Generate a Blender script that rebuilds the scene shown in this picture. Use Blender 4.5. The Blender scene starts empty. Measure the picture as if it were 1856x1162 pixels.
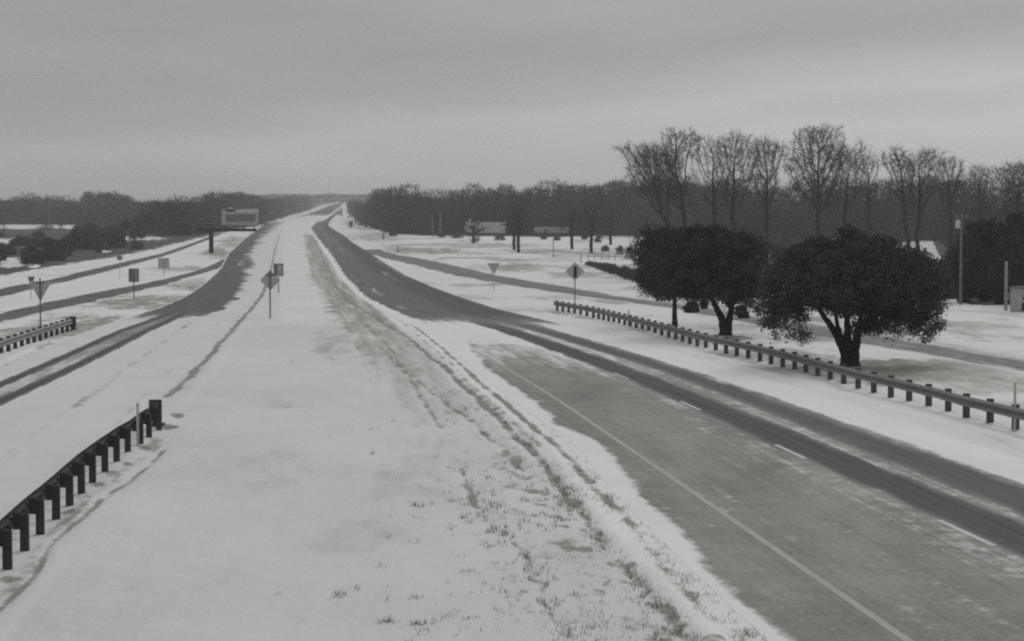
import bpy, math, random
import numpy as np
from mathutils import Vector, Matrix

random.seed(7)
SC = bpy.context.scene
COL = SC.collection

# ------------------------------------------------------------------ camera
FPX, CXP, CYP, HZ, CAMZ = 3600.0, 928.0, 581.0, 420.0, 5.6      # focal in photo pixels, image centre, level horizon, eye height
PITCH = math.atan((CYP - HZ) / FPX)
cam_d = bpy.data.cameras.new('camera')
cam = bpy.data.objects.new('camera', cam_d)
COL.objects.link(cam)
cam.location = (0, 0, CAMZ)
cam.rotation_euler = (math.radians(90) - PITCH, 0, 0)
cam_d.sensor_width = 36
cam_d.lens = FPX / 1856 * 36
cam_d.clip_start = 0.5
cam_d.clip_end = 20000
SC.camera = cam

# ------------------------------------------------------------------ sky, sun, exposure
SUN_EL, SUN_AZ = math.radians(34), math.radians(24)             # azimuth clockwise from straight ahead
SC.view_settings.view_transform = 'Standard'
SC.view_settings.look = 'None'
SC.view_settings.exposure = 0.0
SC.view_settings.gamma = 1
SC.cycles.filter_width = 2.2
SC.cycles.use_denoising = False
SC.cycles.volume_bounces = 1
SC.cycles.max_bounces = 8

world = bpy.data.worlds.new("World")
SC.world = world
world.use_nodes = True
nt = world.node_tree
nt.nodes.clear()
def N(nt, kind, **kw):
    n = nt.nodes.new(kind)
    for k, v in kw.items():
        if k == 'inp':
            for i, x in v.items():
                n.inputs[i].default_value = x
        else:
            setattr(n, k, v)
    return n
L = nt.links.new
sky = N(nt, 'ShaderNodeTexSky', sky_type='NISHITA', sun_disc=False)
sky.sun_elevation = SUN_EL
sky.sun_rotation = SUN_AZ
sky.dust_density = 4.0
bw = N(nt, 'ShaderNodeRGBToBW'); L(sky.outputs[0], bw.inputs[0])
tc = N(nt, 'ShaderNodeTexCoord')
# streaky cloud deck: noise squeezed vertically, plus a broad one
mp = N(nt, 'ShaderNodeMapping'); mp.inputs['Scale'].default_value = (3.0, 3.0, 20); mp.inputs['Location'].default_value = (3.1, 1.7, 0.4)
L(tc.outputs['Generated'], mp.inputs[0])
n1 = N(nt, 'ShaderNodeTexNoise', inp={'Scale': 1.6, 'Detail': 3.5, 'Roughness': 0.45, 'Distortion': 0.3}); L(mp.outputs[0], n1.inputs['Vector'])
r1 = N(nt, 'ShaderNodeMapRange', inp={1: 0.30, 2: 0.70, 3: 0.90, 4: 1.10}); L(n1.outputs[0], r1.inputs[0])
# thinner cloud towards the right of the road, low down
sp = N(nt, 'ShaderNodeSeparateXYZ'); L(tc.outputs['Generated'], sp.inputs[0])
rx = N(nt, 'ShaderNodeMapRange', interpolation_type='SMOOTHSTEP', inp={1: -0.10, 2: 0.15, 3: 0.0, 4: 1.0}); L(sp.outputs[0], rx.inputs[0])
nz = N(nt, 'ShaderNodeMath', operation='MULTIPLY_ADD', inp={1: 0.06}); L(n1.outputs[0], nz.inputs[0]); 
zl = N(nt, 'ShaderNodeMath', operation='SUBTRACT', inp={1: 0.03}); L(sp.outputs[2], zl.inputs[0]); L(zl.outputs[0], nz.inputs[2])
slope = N(nt, 'ShaderNodeMath', operation='MULTIPLY_ADD', inp={1: -0.085}); L(sp.outputs[0], slope.inputs[0]); L(nz.outputs[0], slope.inputs[2])
rz = N(nt, 'ShaderNodeMapRange', interpolation_type='SMOOTHSTEP', inp={1: 0.050, 2: 0.082, 3: 1.0, 4: 0.0}); L(slope.outputs[0], rz.inputs[0])
rxx = N(nt, 'ShaderNodeMath', operation='MULTIPLY_ADD', inp={1: 0.30, 2: 0.70}); L(rx.outputs[0], rxx.inputs[0])
thin = N(nt, 'ShaderNodeMath', operation='MULTIPLY'); L(rxx.outputs[0], thin.inputs[0]); L(rz.outputs[0], thin.inputs[1])
gain = N(nt, 'ShaderNodeMath', operation='MULTIPLY_ADD', inp={1: 0.58, 2: 1.0}); L(thin.outputs[0], gain.inputs[0])
# overcast deck: brighter overhead than low down
zen = N(nt, 'ShaderNodeMapRange', inp={1: 0.1, 2: 0.75, 3: 3.17, 4: 4.7}); L(sp.outputs[2], zen.inputs[0])
deck = N(nt, 'ShaderNodeMath', operation='MULTIPLY'); L(zen.outputs[0], deck.inputs[0]); L(r1.outputs[0], deck.inputs[1])
deck2 = N(nt, 'ShaderNodeMath', operation='MULTIPLY'); L(deck.outputs[0], deck2.inputs[0]); L(gain.outputs[0], deck2.inputs[1])
skyamt = N(nt, 'ShaderNodeMath', operation='MULTIPLY_ADD', inp={1: 0.05}); L(bw.outputs[0], skyamt.inputs[0]); L(deck2.outputs[0], skyamt.inputs[2])
comb = N(nt, 'ShaderNodeCombineColor')
blue = N(nt, 'ShaderNodeMath', operation='MULTIPLY', inp={1: 0.985}); L(skyamt.outputs[0], blue.inputs[0])
L(skyamt.outputs[0], comb.inputs[0]); L(skyamt.outputs[0], comb.inputs[1]); L(blue.outputs[0], comb.inputs[2])
bg = N(nt, 'ShaderNodeBackground'); bg.inputs[1].default_value = 0.1
L(comb.outputs[0], bg.inputs[0])
wo = N(nt, 'ShaderNodeOutputWorld'); L(bg.outputs[0], wo.inputs[0])

sun_d = bpy.data.lights.new('sun', 'SUN')
sun_d.energy = 0.85
sun_d.angle = math.radians(24)
sun_d.color = (1.0, 0.985, 0.96)
sun = bpy.data.objects.new('sun', sun_d)
COL.objects.link(sun)
_sd = Vector((math.sin(SUN_AZ) * math.cos(SUN_EL), math.cos(SUN_AZ) * math.cos(SUN_EL), math.sin(SUN_EL)))
sun.rotation_euler = _sd.to_track_quat('Z', 'Y').to_euler()

# ------------------------------------------------------------------ terrain and projection helpers
GY = [-200, 250, 350, 430, 530, 750, 990, 1400, 2000, 3000, 3600, 5000]
GZ = [0, 0, 0.7, 2.0, 4.1, 6.5, 9.2, 16, 28, 50, 60, 62]
_cp, _sp = math.cos(PITCH), math.sin(PITCH)
_yy = np.linspace(-200, 5000, 5201)
_zz = np.interp(_yy, GY, GZ)
_k = np.ones(61) / 61
_zz = np.convolve(np.pad(_zz, 30, mode='edge'), _k, mode='valid')
def g(Y):
    return np.interp(Y, _yy, _zz)
def project(X, Y, Z):
    vz = Z - CAMZ
    fw = Y * _cp - vz * _sp
    up = Y * _sp + vz * _cp
    return CXP + FPX * X / fw, CYP - FPX * up / fw, fw
# rows of the ground, shared with every road so that the sheets lie exactly parallel
ROWS = np.exp(np.linspace(math.log(11.0), math.log(4600.0), 980))
_, ROW_PY, ROW_FW = project(np.zeros_like(ROWS), ROWS, g(ROWS))
def row_y(py):
    """distance of the ground that shows at picture height py"""
    return float(np.interp(-py, -ROW_PY, ROWS))
def gp(px, py):
    Y = row_y(py)
    fw = float(np.interp(-py, -ROW_PY, ROW_FW))
    return Vector(((px - CXP) / FPX * fw, Y, float(g(Y))))
def at(px, Y):
    """point of the ground at distance Y in the direction px"""
    z = float(g(Y))
    fw = Y * _cp - (z - CAMZ) * _sp
    return Vector(((px - CXP) / FPX * fw, Y, z))
def hgt(py, Y):
    """height above the ground at distance Y that shows at py"""
    t = (CYP - py) / FPX
    # up = t*fw : Y*sp + vz*cp = t*(Y*cp - vz*sp)
    vz = (t * Y * _cp - Y * _sp) / (_cp + t * _sp)
    return vz + CAMZ - float(g(Y))

def vnoise(x, y, seed=0):
    x = np.asarray(x, float); y = np.asarray(y, float)
    xi = np.floor(x).astype(np.int64); yi = np.floor(y).astype(np.int64)
    fx = x - xi; fy = y - yi
    fx = fx * fx * (3 - 2 * fx); fy = fy * fy * (3 - 2 * fy)
    def h(a, b):
        n = (a * 374761393 + b * 668265263 + seed * 982451653) & 0xffffffff
        n = ((n ^ (n >> 13)) * 1274126177) & 0xffffffff
        return ((n ^ (n >> 16)) & 0xffff) / 65535.0
    return (h(xi, yi) * (1 - fx) + h(xi + 1, yi) * fx) * (1 - fy) + (h(xi, yi + 1) * (1 - fx) + h(xi + 1, yi + 1) * fx) * fy
def fbm(x, y, seed=0, o=4):
    s = 0; a = 0.5; t = 0
    for i in range(o):
        s = s + a * vnoise(x * 2 ** i, y * 2 ** i, seed + i * 17); t += a; a *= 0.5
    return s / t
def sstep(a, b, x):
    t = np.clip((x - a) / (b - a), 0, 1)
    return t * t * (3 - 2 * t)

# ------------------------------------------------------------------ materials
def grey(v, w=0.97):
    return (v, v * 0.995, v * w, 1)
def new_mat(name):
    m = bpy.data.materials.new(name)
    m.use_nodes = True
    t = m.node_tree
    b = t.nodes['Principled BSDF']
    b.inputs['Specular IOR Level'].default_value = 0.2
    return m, t, b
def noisy(name, c0, c1, scale=4.0, rough=0.85, stretch=(1, 1, 1), bump=0.0, metal=0.0, spec=0.2):
    m, t, b = new_mat(name)
    tc = N(t, 'ShaderNodeTexCoord')
    mp = N(t, 'ShaderNodeMapping'); mp.inputs['Scale'].default_value = stretch
    t.links.new(tc.outputs['Object'], mp.inputs[0])
    n = N(t, 'ShaderNodeTexNoise', inp={'Scale': scale, 'Detail': 5.0, 'Roughness': 0.6})
    t.links.new(mp.outputs[0], n.inputs['Vector'])
    r = N(t, 'ShaderNodeMapRange', inp={1: 0.3, 2: 0.7}); t.links.new(n.outputs[0], r.inputs[0])
    mx = N(t, 'ShaderNodeMix', data_type='RGBA')
    mx.inputs[6].default_value = c0; mx.inputs[7].default_value = c1
    t.links.new(r.outputs[0], mx.inputs[0]); t.links.new(mx.outputs[2], b.inputs['Base Color'])
    b.inputs['Roughness'].default_value = rough
    b.inputs['Metallic'].default_value = metal
    b.inputs['Specular IOR Level'].default_value = spec
    if bump:
        bp = N(t, 'ShaderNodeBump', inp={'Strength': bump, 'Distance': 0.02})
        t.links.new(n.outputs[0], bp.inputs['Height']); t.links.new(bp.outputs[0], b.inputs['Normal'])
    return m
M = {}
M['galv'] = noisy('galvanised_steel', grey(0.13), grey(0.20), 3, 0.6, (1, 1, 1), 0, 0.0, 0.4)
M['galv_dark'] = noisy('dark_steel', grey(0.03), grey(0.05), 3, 0.8)  # much darker steel tone than galv, for the near left rail and catwalk
M['wood_post'] = noisy('treated_timber', grey(0.055), grey(0.10), 6, 0.9, (1, 1, 0.2), 0.3)
M['wood_dark'] = noisy('dark_timber', grey(0.035), grey(0.06), 6, 0.9, (1, 1, 0.2), 0.3)
M['sign_back'] = noisy('sign_back_aluminium', grey(0.36), grey(0.44), 4, 0.6)
M['sign_grey'] = noisy('dull_sign_plate', grey(0.26), grey(0.32), 4, 0.6)
M['sign_dark'] = noisy('dark_sign_plate', grey(0.14), grey(0.19), 4, 0.6)
M['sign_face'] = noisy('warning_sign_face', grey(0.34), grey(0.40), 4, 0.5)
M['sign_pale'] = noisy('pale_sign_plate', grey(0.46), grey(0.54), 4, 0.6)
M['black'] = noisy('black_paint', grey(0.02), grey(0.03), 5, 0.6)
M['pole_grey'] = noisy('sign_post_steel', grey(0.10), grey(0.16), 5, 0.6)
M['pole_pale'] = noisy('pale_pole', grey(0.26), grey(0.34), 5, 0.8, (1, 1, 0.2))
M['pole_wood'] = noisy('utility_pole_wood', grey(0.12), grey(0.18), 5, 0.9, (1, 1, 0.15))
M['delin'] = noisy('delineator_plastic', grey(0.36), grey(0.48), 5, 0.6)
M['bark'] = noisy('bark', grey(0.05, 0.96), grey(0.085, 0.96), 8, 0.95, (1, 1, 0.3), 0.4)
M['bark_tall'] = noisy('grey_brown_bark', grey(0.032, 0.95), grey(0.055, 0.95), 8, 0.95, (1, 1, 0.3), 0.4)
M['bark_dark'] = noisy('dark_bark', grey(0.016, 0.95), grey(0.03, 0.95), 8, 0.95, (1, 1, 0.3), 0.4)
M['twig'] = noisy('winter_twigs', grey(0.08, 0.98), grey(0.13, 0.98), 0.6, 0.95)
M['wood_far'] = noisy('winter_wood', (0.050, 0.048, 0.048, 1), (0.090, 0.088, 0.085, 1), 0.09, 0.95)
M['under'] = noisy('undergrowth_stems', (0.042, 0.040, 0.041, 1), (0.066, 0.064, 0.064, 1), 0.2, 0.95)
M['brush'] = noisy('dry_brush', (0.05, 0.048, 0.047, 1), (0.10, 0.098, 0.093, 1), 0.5, 0.95)
M['leaf'] = noisy('live_oak_leaves', grey(0.048, 0.94), grey(0.088, 0.94), 1.6, 0.8)
M['leaf_dark'] = noisy('dark_oak_leaves', grey(0.036, 0.94), grey(0.066, 0.94), 1.6, 0.8)
M['cedar'] = noisy('cedar_needles', grey(0.036, 0.95), grey(0.062, 0.95), 1.2, 0.9)
M['grass'] = noisy('dry_grass', grey(0.15, 0.93), grey(0.30, 0.9), 9, 0.95)
M['wall_pale'] = noisy('pale_siding', grey(0.30), grey(0.40), 2, 0.8)
M['wall_dark'] = noisy('dark_siding', grey(0.07), grey(0.11), 2, 0.9)
M['roof_metal'] = noisy('frosted_metal_roof', grey(0.24), grey(0.34), 0.6, 0.6)
M['roof_dark'] = noisy('thin_snow_roof', grey(0.10), grey(0.17), 0.6, 0.8)
M['glass'] = noisy('dark_window', grey(0.02), grey(0.03), 2, 0.2, spec=0.5)
M['line_yellow'] = noisy('worn_yellow_paint', grey(0.36, 0.93), grey(0.44, 0.93), 1.5, 0.8)
M['line_white'] = noisy('white_paint', grey(0.42), grey(0.62), 1.5, 0.7)

def snow_mat():
    m, t, b = new_mat('snow_and_grass')
    l = t.links.new
    tc = N(t, 'ShaderNodeTexCoord')
    def noise(sc, scale, det, seed):
        mp = N(t, 'ShaderNodeMapping'); mp.inputs['Scale'].default_value = sc; mp.inputs['Location'].default_value = (seed, seed * 2, 0)
        l(tc.outputs['Object'], mp.inputs[0])
        n = N(t, 'ShaderNodeTexNoise', inp={'Scale': scale, 'Detail': det, 'Roughness': 0.62})
        l(mp.outputs[0], n.inputs['Vector'])
        return n
    nA = noise((1, 0.22, 1), 1.3, 6, 3.3)
    nB = noise((1, 0.6, 1), 5.0, 5, 9.1)
    nC = noise((1, 0.5, 1), 0.12, 4, 1.7)
    bare = N(t, 'ShaderNodeAttribute', attribute_name='bare')
    fresh = N(t, 'ShaderNodeAttribute', attribute_name='fresh')
    dark = N(t, 'ShaderNodeAttribute', attribute_name='dark')
    a = N(t, 'ShaderNodeMath', operation='MULTIPLY_ADD', inp={1: 0.95}); l(nA.outputs[0], a.inputs[0]); l(bare.outputs['Fac'], a.inputs[2])
    c = N(t, 'ShaderNodeMath', operation='MULTIPLY_ADD', inp={1: 0.75}); l(nB.outputs[0], c.inputs[0]); l(a.outputs[0], c.inputs[2])
    f = N(t, 'ShaderNodeMapRange', interpolation_type='SMOOTHSTEP', inp={1: 1.18, 2: 1.55}); l(c.outputs[0], f.inputs[0])
    sn = N(t, 'ShaderNodeMix', data_type='RGBA'); sn.inputs[6].default_value = grey(0.61, 0.985); sn.inputs[7].default_value = grey(0.84, 0.985)
    fr = N(t, 'ShaderNodeMath', operation='MULTIPLY_ADD', inp={1: 1.1}); l(nC.outputs[0], fr.inputs[0]); l(fresh.outputs['Fac'], fr.inputs[2])
    fr2 = N(t, 'ShaderNodeMath', operation='SUBTRACT', inp={1: 0.55}, use_clamp=True); l(fr.outputs[0], fr2.inputs[0])
    l(fr2.outputs[0], sn.inputs[0])
    thin = N(t, 'ShaderNodeAttribute', attribute_name='thin')
    ta = N(t, 'ShaderNodeMath', operation='MULTIPLY_ADD', inp={1: 0.9}); l(nA.outputs[0], ta.inputs[0]); l(thin.outputs['Fac'], ta.inputs[2])
    tf = N(t, 'ShaderNodeMapRange', interpolation_type='SMOOTHSTEP', inp={1: 0.55, 2: 1.35}); l(ta.outputs[0], tf.inputs[0])
    tm = N(t, 'ShaderNodeMix', data_type='RGBA'); tm.inputs[7].default_value = grey(0.36, 0.95); l(tf.outputs[0], tm.inputs[0]); l(sn.outputs[2], tm.inputs[6])
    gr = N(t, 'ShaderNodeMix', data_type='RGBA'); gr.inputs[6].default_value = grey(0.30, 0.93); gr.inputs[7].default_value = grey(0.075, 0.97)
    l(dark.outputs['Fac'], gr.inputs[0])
    gv = N(t, 'ShaderNodeMapRange', inp={1: 0.25, 2: 0.75, 3: 0.7, 4: 1.25}); l(nB.outputs[0], gv.inputs[0])
    gm = N(t, 'ShaderNodeMix', data_type='RGBA', blend_type='MULTIPLY'); gm.inputs[0].default_value = 1
    l(gr.outputs[2], gm.inputs[6]); l(gv.outputs[0], gm.inputs[7])
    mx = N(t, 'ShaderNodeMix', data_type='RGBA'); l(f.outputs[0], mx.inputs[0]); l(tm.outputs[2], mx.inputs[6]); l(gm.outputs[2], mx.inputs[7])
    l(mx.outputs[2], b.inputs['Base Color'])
    b.inputs['Roughness'].default_value = 0.9
    b.inputs['Specular IOR Level'].default_value = 0.1
    hsum = N(t, 'ShaderNodeMath', operation='MULTIPLY_ADD', inp={1: 1.0}); l(nB.outputs[0], hsum.inputs[0]); l(nA.outputs[0], hsum.inputs[2])
    bp = N(t, 'ShaderNodeBump', inp={'Strength': 0.6, 'Distance': 0.06}); l(hsum.outputs[0], bp.inputs['Height']); l(bp.outputs[0], b.inputs['Normal'])
    return m
def road_mat():
    m, t, b = new_mat('winter_asphalt')
    l = t.links.new
    ac = N(t, 'ShaderNodeAttribute', attribute_name='across'); al = N(t, 'ShaderNodeAttribute', attribute_name='along')
    cv = N(t, 'ShaderNodeCombineXYZ'); l(ac.outputs['Fac'], cv.inputs[0]); l(al.outputs['Fac'], cv.inputs[1])
    def noise(sc, scale, det, seed, rough=0.65):
        mp = N(t, 'ShaderNodeMapping'); mp.inputs['Scale'].default_value = sc; mp.inputs['Location'].default_value = (seed, seed * 2, 0)
        l(cv.outputs[0], mp.inputs[0])
        n = N(t, 'ShaderNodeTexNoise', inp={'Scale': scale, 'Detail': det, 'Roughness': rough})
        l(mp.outputs[0], n.inputs['Vector'])
        return n
    nA = noise((1.5, 0.12, 1), 1.0, 7, 5.3)
    nB = noise((1, 0.7, 1), 9.0, 7, 2.1, 0.75)
    nC = noise((1, 0.30, 1), 0.45, 6, 7.7)
    nD = noise((5.0, 0.03, 1), 1.0, 4, 4.4)
    nE = noise((0.9, 0.9, 1), 1.6, 7, 8.8, 0.7)
    def mul(a, k, add=None, clamp=False):
        n = N(t, 'ShaderNodeMath', operation='MULTIPLY_ADD', use_clamp=clamp); l(a, n.inputs[0]); n.inputs[1].default_value = k
        if add is None: n.inputs[2].default_value = 0
        elif isinstance(add, float): n.inputs[2].default_value = add
        else: l(add, n.inputs[2])
        return n.outputs[0]
    snow = N(t, 'ShaderNodeAttribute', attribute_name='snow'); wet = N(t, 'ShaderNodeAttribute', attribute_name='wet')
    f0 = mul(nA.outputs[0], 0.9, snow.outputs['Fac']); f1 = mul(nB.outputs[0], 0.5, f0); f2 = mul(nE.outputs[0], 0.8, f1); f3 = mul(nD.outputs[0], 0.45, f2)
    f = N(t, 'ShaderNodeMapRange', interpolation_type='SMOOTHSTEP', inp={1: 1.60, 2: 2.04}); l(f3, f.inputs[0])
    fr = N(t, 'ShaderNodeMix', data_type='RGBA'); fr.inputs[6].default_value = grey(0.19, 0.95); fr.inputs[7].default_value = grey(0.355, 0.95)
    g0 = mul(nC.outputs[0], 0.55, 0.0); g1 = mul(nE.outputs[0], 0.3, g0); g2 = mul(nD.outputs[0], 0.25, g1)
    rr = N(t, 'ShaderNodeMapRange', inp={1: 0.40, 2: 0.70}); l(g2, rr.inputs[0]); l(rr.outputs[0], fr.inputs[0])
    spk = N(t, 'ShaderNodeMapRange', inp={1: 0.3, 2: 0.7, 3: 0.72, 4: 1.28}); l(nB.outputs[0], spk.inputs[0])
    fm = N(t, 'ShaderNodeMix', data_type='RGBA', blend_type='MULTIPLY'); fm.inputs[0].default_value = 1
    l(fr.outputs[2], fm.inputs[6]); l(spk.outputs[0], fm.inputs[7])
    wt = N(t, 'ShaderNodeMix', data_type='RGBA')
    wc = N(t, 'ShaderNodeMix', data_type='RGBA'); wc.inputs[6].default_value = grey(0.055, 0.97); wc.inputs[7].default_value = grey(0.115, 0.97)
    wr = N(t, 'ShaderNodeMapRange', inp={1: 0.35, 2: 0.65}); l(nD.outputs[0], wr.inputs[0]); l(wr.outputs[0], wc.inputs[0]); l(wc.outputs[2], wt.inputs[7])
    w0 = mul(nA.outputs[0], 0.35, wet.outputs['Fac']); w1 = mul(nD.outputs[0], 0.35, w0); w2 = mul(w1, 1.0, -0.35, True)
    l(w2, wt.inputs[0]); l(fm.outputs[2], wt.inputs[6])
    mx = N(t, 'ShaderNodeMix', data_type='RGBA')
    cl = N(t, 'ShaderNodeAttribute', attribute_name='clean'); sc_ = N(t, 'ShaderNodeMix', data_type='RGBA'); sc_.inputs[6].default_value = grey(0.60, 0.985); sc_.inputs[7].default_value = grey(0.84, 0.985)
    c0 = mul(nC.outputs[0], 0.7, cl.outputs['Fac']); c1 = mul(c0, 1.0, -0.35, True); l(c1, sc_.inputs[0]); l(sc_.outputs[2], mx.inputs[7])
    l(f.outputs[0], mx.inputs[0]); l(wt.outputs[2], mx.inputs[6])
    l(mx.outputs[2], b.inputs['Base Color'])
    b.inputs['Roughness'].default_value = 0.85
    b.inputs['Specular IOR Level'].default_value = 0.12
    bp = N(t, 'ShaderNodeBump', inp={'Strength': 0.3, 'Distance': 0.015}); l(nB.outputs[0], bp.inputs['Height']); l(bp.outputs[0], b.inputs['Normal'])
    return m
M['snow'] = snow_mat()
M['road'] = road_mat()

# ------------------------------------------------------------------ mesh helpers
def link_mesh(name, me, mat, parent=None):
    o = bpy.data.objects.new(name, me)
    me.name = name
    if mat: me.materials.append(mat)
    COL.objects.link(o)
    if parent: o.parent = parent
    return o
def np_mesh(name, V, F, mat, parent=None, smooth=False):
    """V (n,3), F (m,k) integer array with k = 3 or 4"""
    me = bpy.data.meshes.new(name)
    V = np.asarray(V, np.float32); F = np.asarray(F, np.int32)
    k = F.shape[1]
    me.vertices.add(len(V)); me.vertices.foreach_set('co', V.ravel())
    me.loops.add(F.size); me.loops.foreach_set('vertex_index', F.ravel())
    me.polygons.add(len(F)); me.polygons.foreach_set('loop_start', np.arange(0, F.size, k, dtype=np.int32))
    me.update(calc_edges=True)
    if smooth: me.polygons.foreach_set('use_smooth', np.ones(len(F), bool))
    return link_mesh(name, me, mat, parent)
class MB:
    def __init__(s): s.v = []; s.f = []
    def poly(s, pts):
        b = len(s.v); s.v += [tuple(p) for p in pts]; s.f.append(tuple(range(b, b + len(pts))))
    def box(s, c, d, rz=0.0, taper=1.0):
        b = len(s.v); cr, sr = math.cos(rz), math.sin(rz)
        for z in (-1, 1):
            k = taper if z > 0 else 1
            for x, y in ((-1, -1), (1, -1), (1, 1), (-1, 1)):
                X, Y = x * d[0] / 2 * k, y * d[1] / 2 * k
                s.v.append((c[0] + X * cr - Y * sr, c[1] + X * sr + Y * cr, c[2] + z * d[2] / 2))
        for q in ((3, 2, 1, 0), (4, 5, 6, 7), (0, 1, 5, 4), (1, 2, 6, 5), (2, 3, 7, 6), (3, 0, 4, 7)):
            s.f.append(tuple(b + i for i in q))
    def tube(s, p0, p1, r0, r1=None, n=8, cap=True):
        r1 = r0 if r1 is None else r1
        p0 = Vector(p0); p1 = Vector(p1)
        d = (p1 - p0)
        if d.length < 1e-6: return
        d.normalize()
        u = d.orthogonal().normalized(); w = d.cross(u)
        b = len(s.v)
        for p, r in ((p0, r0), (p1, r1)):
            for i in range(n):
                a = 2 * math.pi * i / n
                s.v.append(tuple(p + u * (r * math.cos(a)) + w * (r * math.sin(a))))
        for i in range(n):
            j = (i + 1) % n
            s.f.append((b + i, b + j, b + n + j, b + n + i))
        if cap:
            s.f.append(tuple(b + n - 1 - i for i in range(n))); s.f.append(tuple(b + n + i for i in range(n)))
    def pipe(s, pts, rads, n=7):
        """one continuous tapering tube through pts"""
        b = len(s.v); m = len(pts)
        u = None
        for i in range(m):
            d = (pts[min(i + 1, m - 1)] - pts[max(i - 1, 0)]).normalized()
            u = d.orthogonal().normalized() if u is None else (u - d * u.dot(d)).normalized()
            w = d.cross(u)
            for k in range(n):
                a = 2 * math.pi * k / n
                s.v.append(tuple(pts[i] + (u * math.cos(a) + w * math.sin(a)) * rads[i]))
        for i in range(m - 1):
            for k in range(n):
                j = (k + 1) % n
                s.f.append((b + i * n + k, b + i * n + j, b + (i + 1) * n + j, b + (i + 1) * n + k))
        s.f.append(tuple(b + n - 1 - k for k in range(n))); s.f.append(tuple(b + (m - 1) * n + k for k in range(n)))
    def slab(s, pts, thick, bevel=0):
        """plate in the local XZ plane, facing -Y, thick along Y"""
        n = len(pts); b = len(s.v)
        for y in (-thick / 2, thick / 2):
            for x, z in pts: s.v.append((x, y, z))
        s.f.append(tuple(b + i for i in range(n))); s.f.append(tuple(b + 2 * n - 1 - i for i in range(n)))
        for i in range(n):
            j = (i + 1) % n
            s.f.append((b + i, b + n + i, b + n + j, b + j))
    def build(s, name, mat, parent=None, smooth=False):
        me = bpy.data.meshes.new(name)
        me.from_pydata(s.v, [], s.f); me.update()
        if smooth: me.polygons.foreach_set('use_smooth', [True] * len(me.polygons))
        return link_mesh(name, me, mat, parent)
def shift(b, dx, dy, dz):
    b.v = [(x + dx, y + dy, z + dz) for x, y, z in b.v]; return b
def tag(o, label, cat=None, group=None, kind=None):
    if label: o['label'] = label
    if cat: o['category'] = cat
    if group: o['group'] = group
    if kind: o['kind'] = kind
    return o
def thing(name, loc, label, cat, rz=0, group=None):
    o = bpy.data.objects.new(name, None); COL.objects.link(o)
    o.location = loc; o.rotation_euler = (0, 0, rz)
    o.empty_display_size = 0.3
    return tag(o, label, cat, group)
def copy_tree(o, parent=None):
    c = o.copy(); COL.objects.link(c)
    if parent: c.parent = parent
    for ch in list(o.children): copy_tree(ch, c)
    return c
def round_poly(pts, r, seg=4):
    """rounded corners on a convex outline"""
    out = []; n = len(pts)
    for i in range(n):
        p = Vector((*pts[i], 0)); a = Vector((*pts[i - 1], 0)); c = Vector((*pts[(i + 1) % n], 0))
        da = (a - p).normalized() * r; dc = (c - p).normalized() * r
        for k in range(seg + 1):
            t = k / seg
            q = (p + da) * (1 - t) ** 2 + p * 2 * t * (1 - t) + (p + dc) * t ** 2
            out.append((q.x, q.y))
    return out

# ------------------------------------------------------------------ roads, as (picture height -> left, right edge) tables turned into ground positions
def tab(*rows):
    a = np.array(sorted(rows)); return a[:, 0], a[:, 1], a[:, 2]
R_MAIN = tab((1400, 1550, 3608), (1162, 1312, 2870), (1000, 1150, 2368), (900, 1050, 2058), (800, 950, 1748), (740, 890, 1560), (700, 845, 1432), (650, 785, 1262),
             (620, 750, 1150), (600, 722, 1072), (580, 696, 985), (560, 670, 900), (540, 650, 838), (520, 630, 783), (500, 612, 737), (480, 598, 703), (460, 588, 672),
             (440, 577, 640), (430, 570, 628), (420, 565, 612), (413, 562, 600), (407, 566, 595), (400, 577, 599), (396, 586, 603), (390, 595, 608), (384, 604, 614), (375, 616, 622), (367, 625, 628))
R_SHEET = (R_MAIN[0], np.interp(R_MAIN[0], [367, 400, 500, 540, 560, 580, 600, 620, 650, 700, 740, 800, 900, 1000, 1162, 1400], [612, 577, 612, 652, 686, 722, 772, 806, 838, 893, 948, 1036, 1118, 1218, 1390, 1640]), R_MAIN[2])
R_SHEET = (R_SHEET[0], np.where(R_MAIN[0] < 480, R_MAIN[1], R_SHEET[1]), R_SHEET[2])
L_MAIN = tab((1400, -1684, -361), (1162, -1137, -135), (800, -304, 209), (740, -166, 266), (700, -74, 312), (660, 18, 352), (640, 64, 372), (620, 110, 391), (600, 158, 409), (580, 215, 426),
             (560, 282, 442), (540, 330, 459), (520, 362, 472), (500, 386, 481), (485, 400, 484), (459, 414, 489), (433, 443, 496), (420, 461, 503), (407, 477, 511),
             (402, 484, 518), (395, 504, 535), (383, 553, 574), (371, 585, 602), (367, 612, 620))
L_RAMP = tab((680, -420, -340), (610, -165, -90), (590, -85, -12), (567, 0, 78), (548, 80, 170), (530, 170, 245), (515, 250, 310), (505, 300, 335), (495, 340, 372), (485, 370, 402), (475, 394, 425), (465, 408, 430))
L_FRONT = tab((640, -600, -480), (570, -260, -130), (550, -130, -35), (522, 0, 74), (507, 88, 137), (490, 155, 205), (479, 205, 245), (466, 262, 293), (459, 293, 315), (450, 320, 340), (445, 335, 352), (435, 362, 378), (430, 375, 388), (424, 392, 402), (415, 420, 428))
R_FRONT = tab((760, 2420, 2610), (690, 1960, 2110), (660, 1770, 1940), (640, 1650, 1830), (620, 1530, 1712), (600, 1420, 1590), (580, 1310, 1450), (560, 1215, 1325), (550, 1150, 1240), (540, 1075, 1145), (530, 1000, 1088),
              (520, 940, 1030), (510, 875, 970), (500, 822, 912), (490, 782, 865), (480, 742, 822), (470, 700, 775), (460, 664, 715), (450, 645, 684))
ROADS = {'R': R_SHEET, 'L': L_MAIN, 'LR': L_RAMP, 'LF': L_FRONT, 'RF': R_FRONT}

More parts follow.
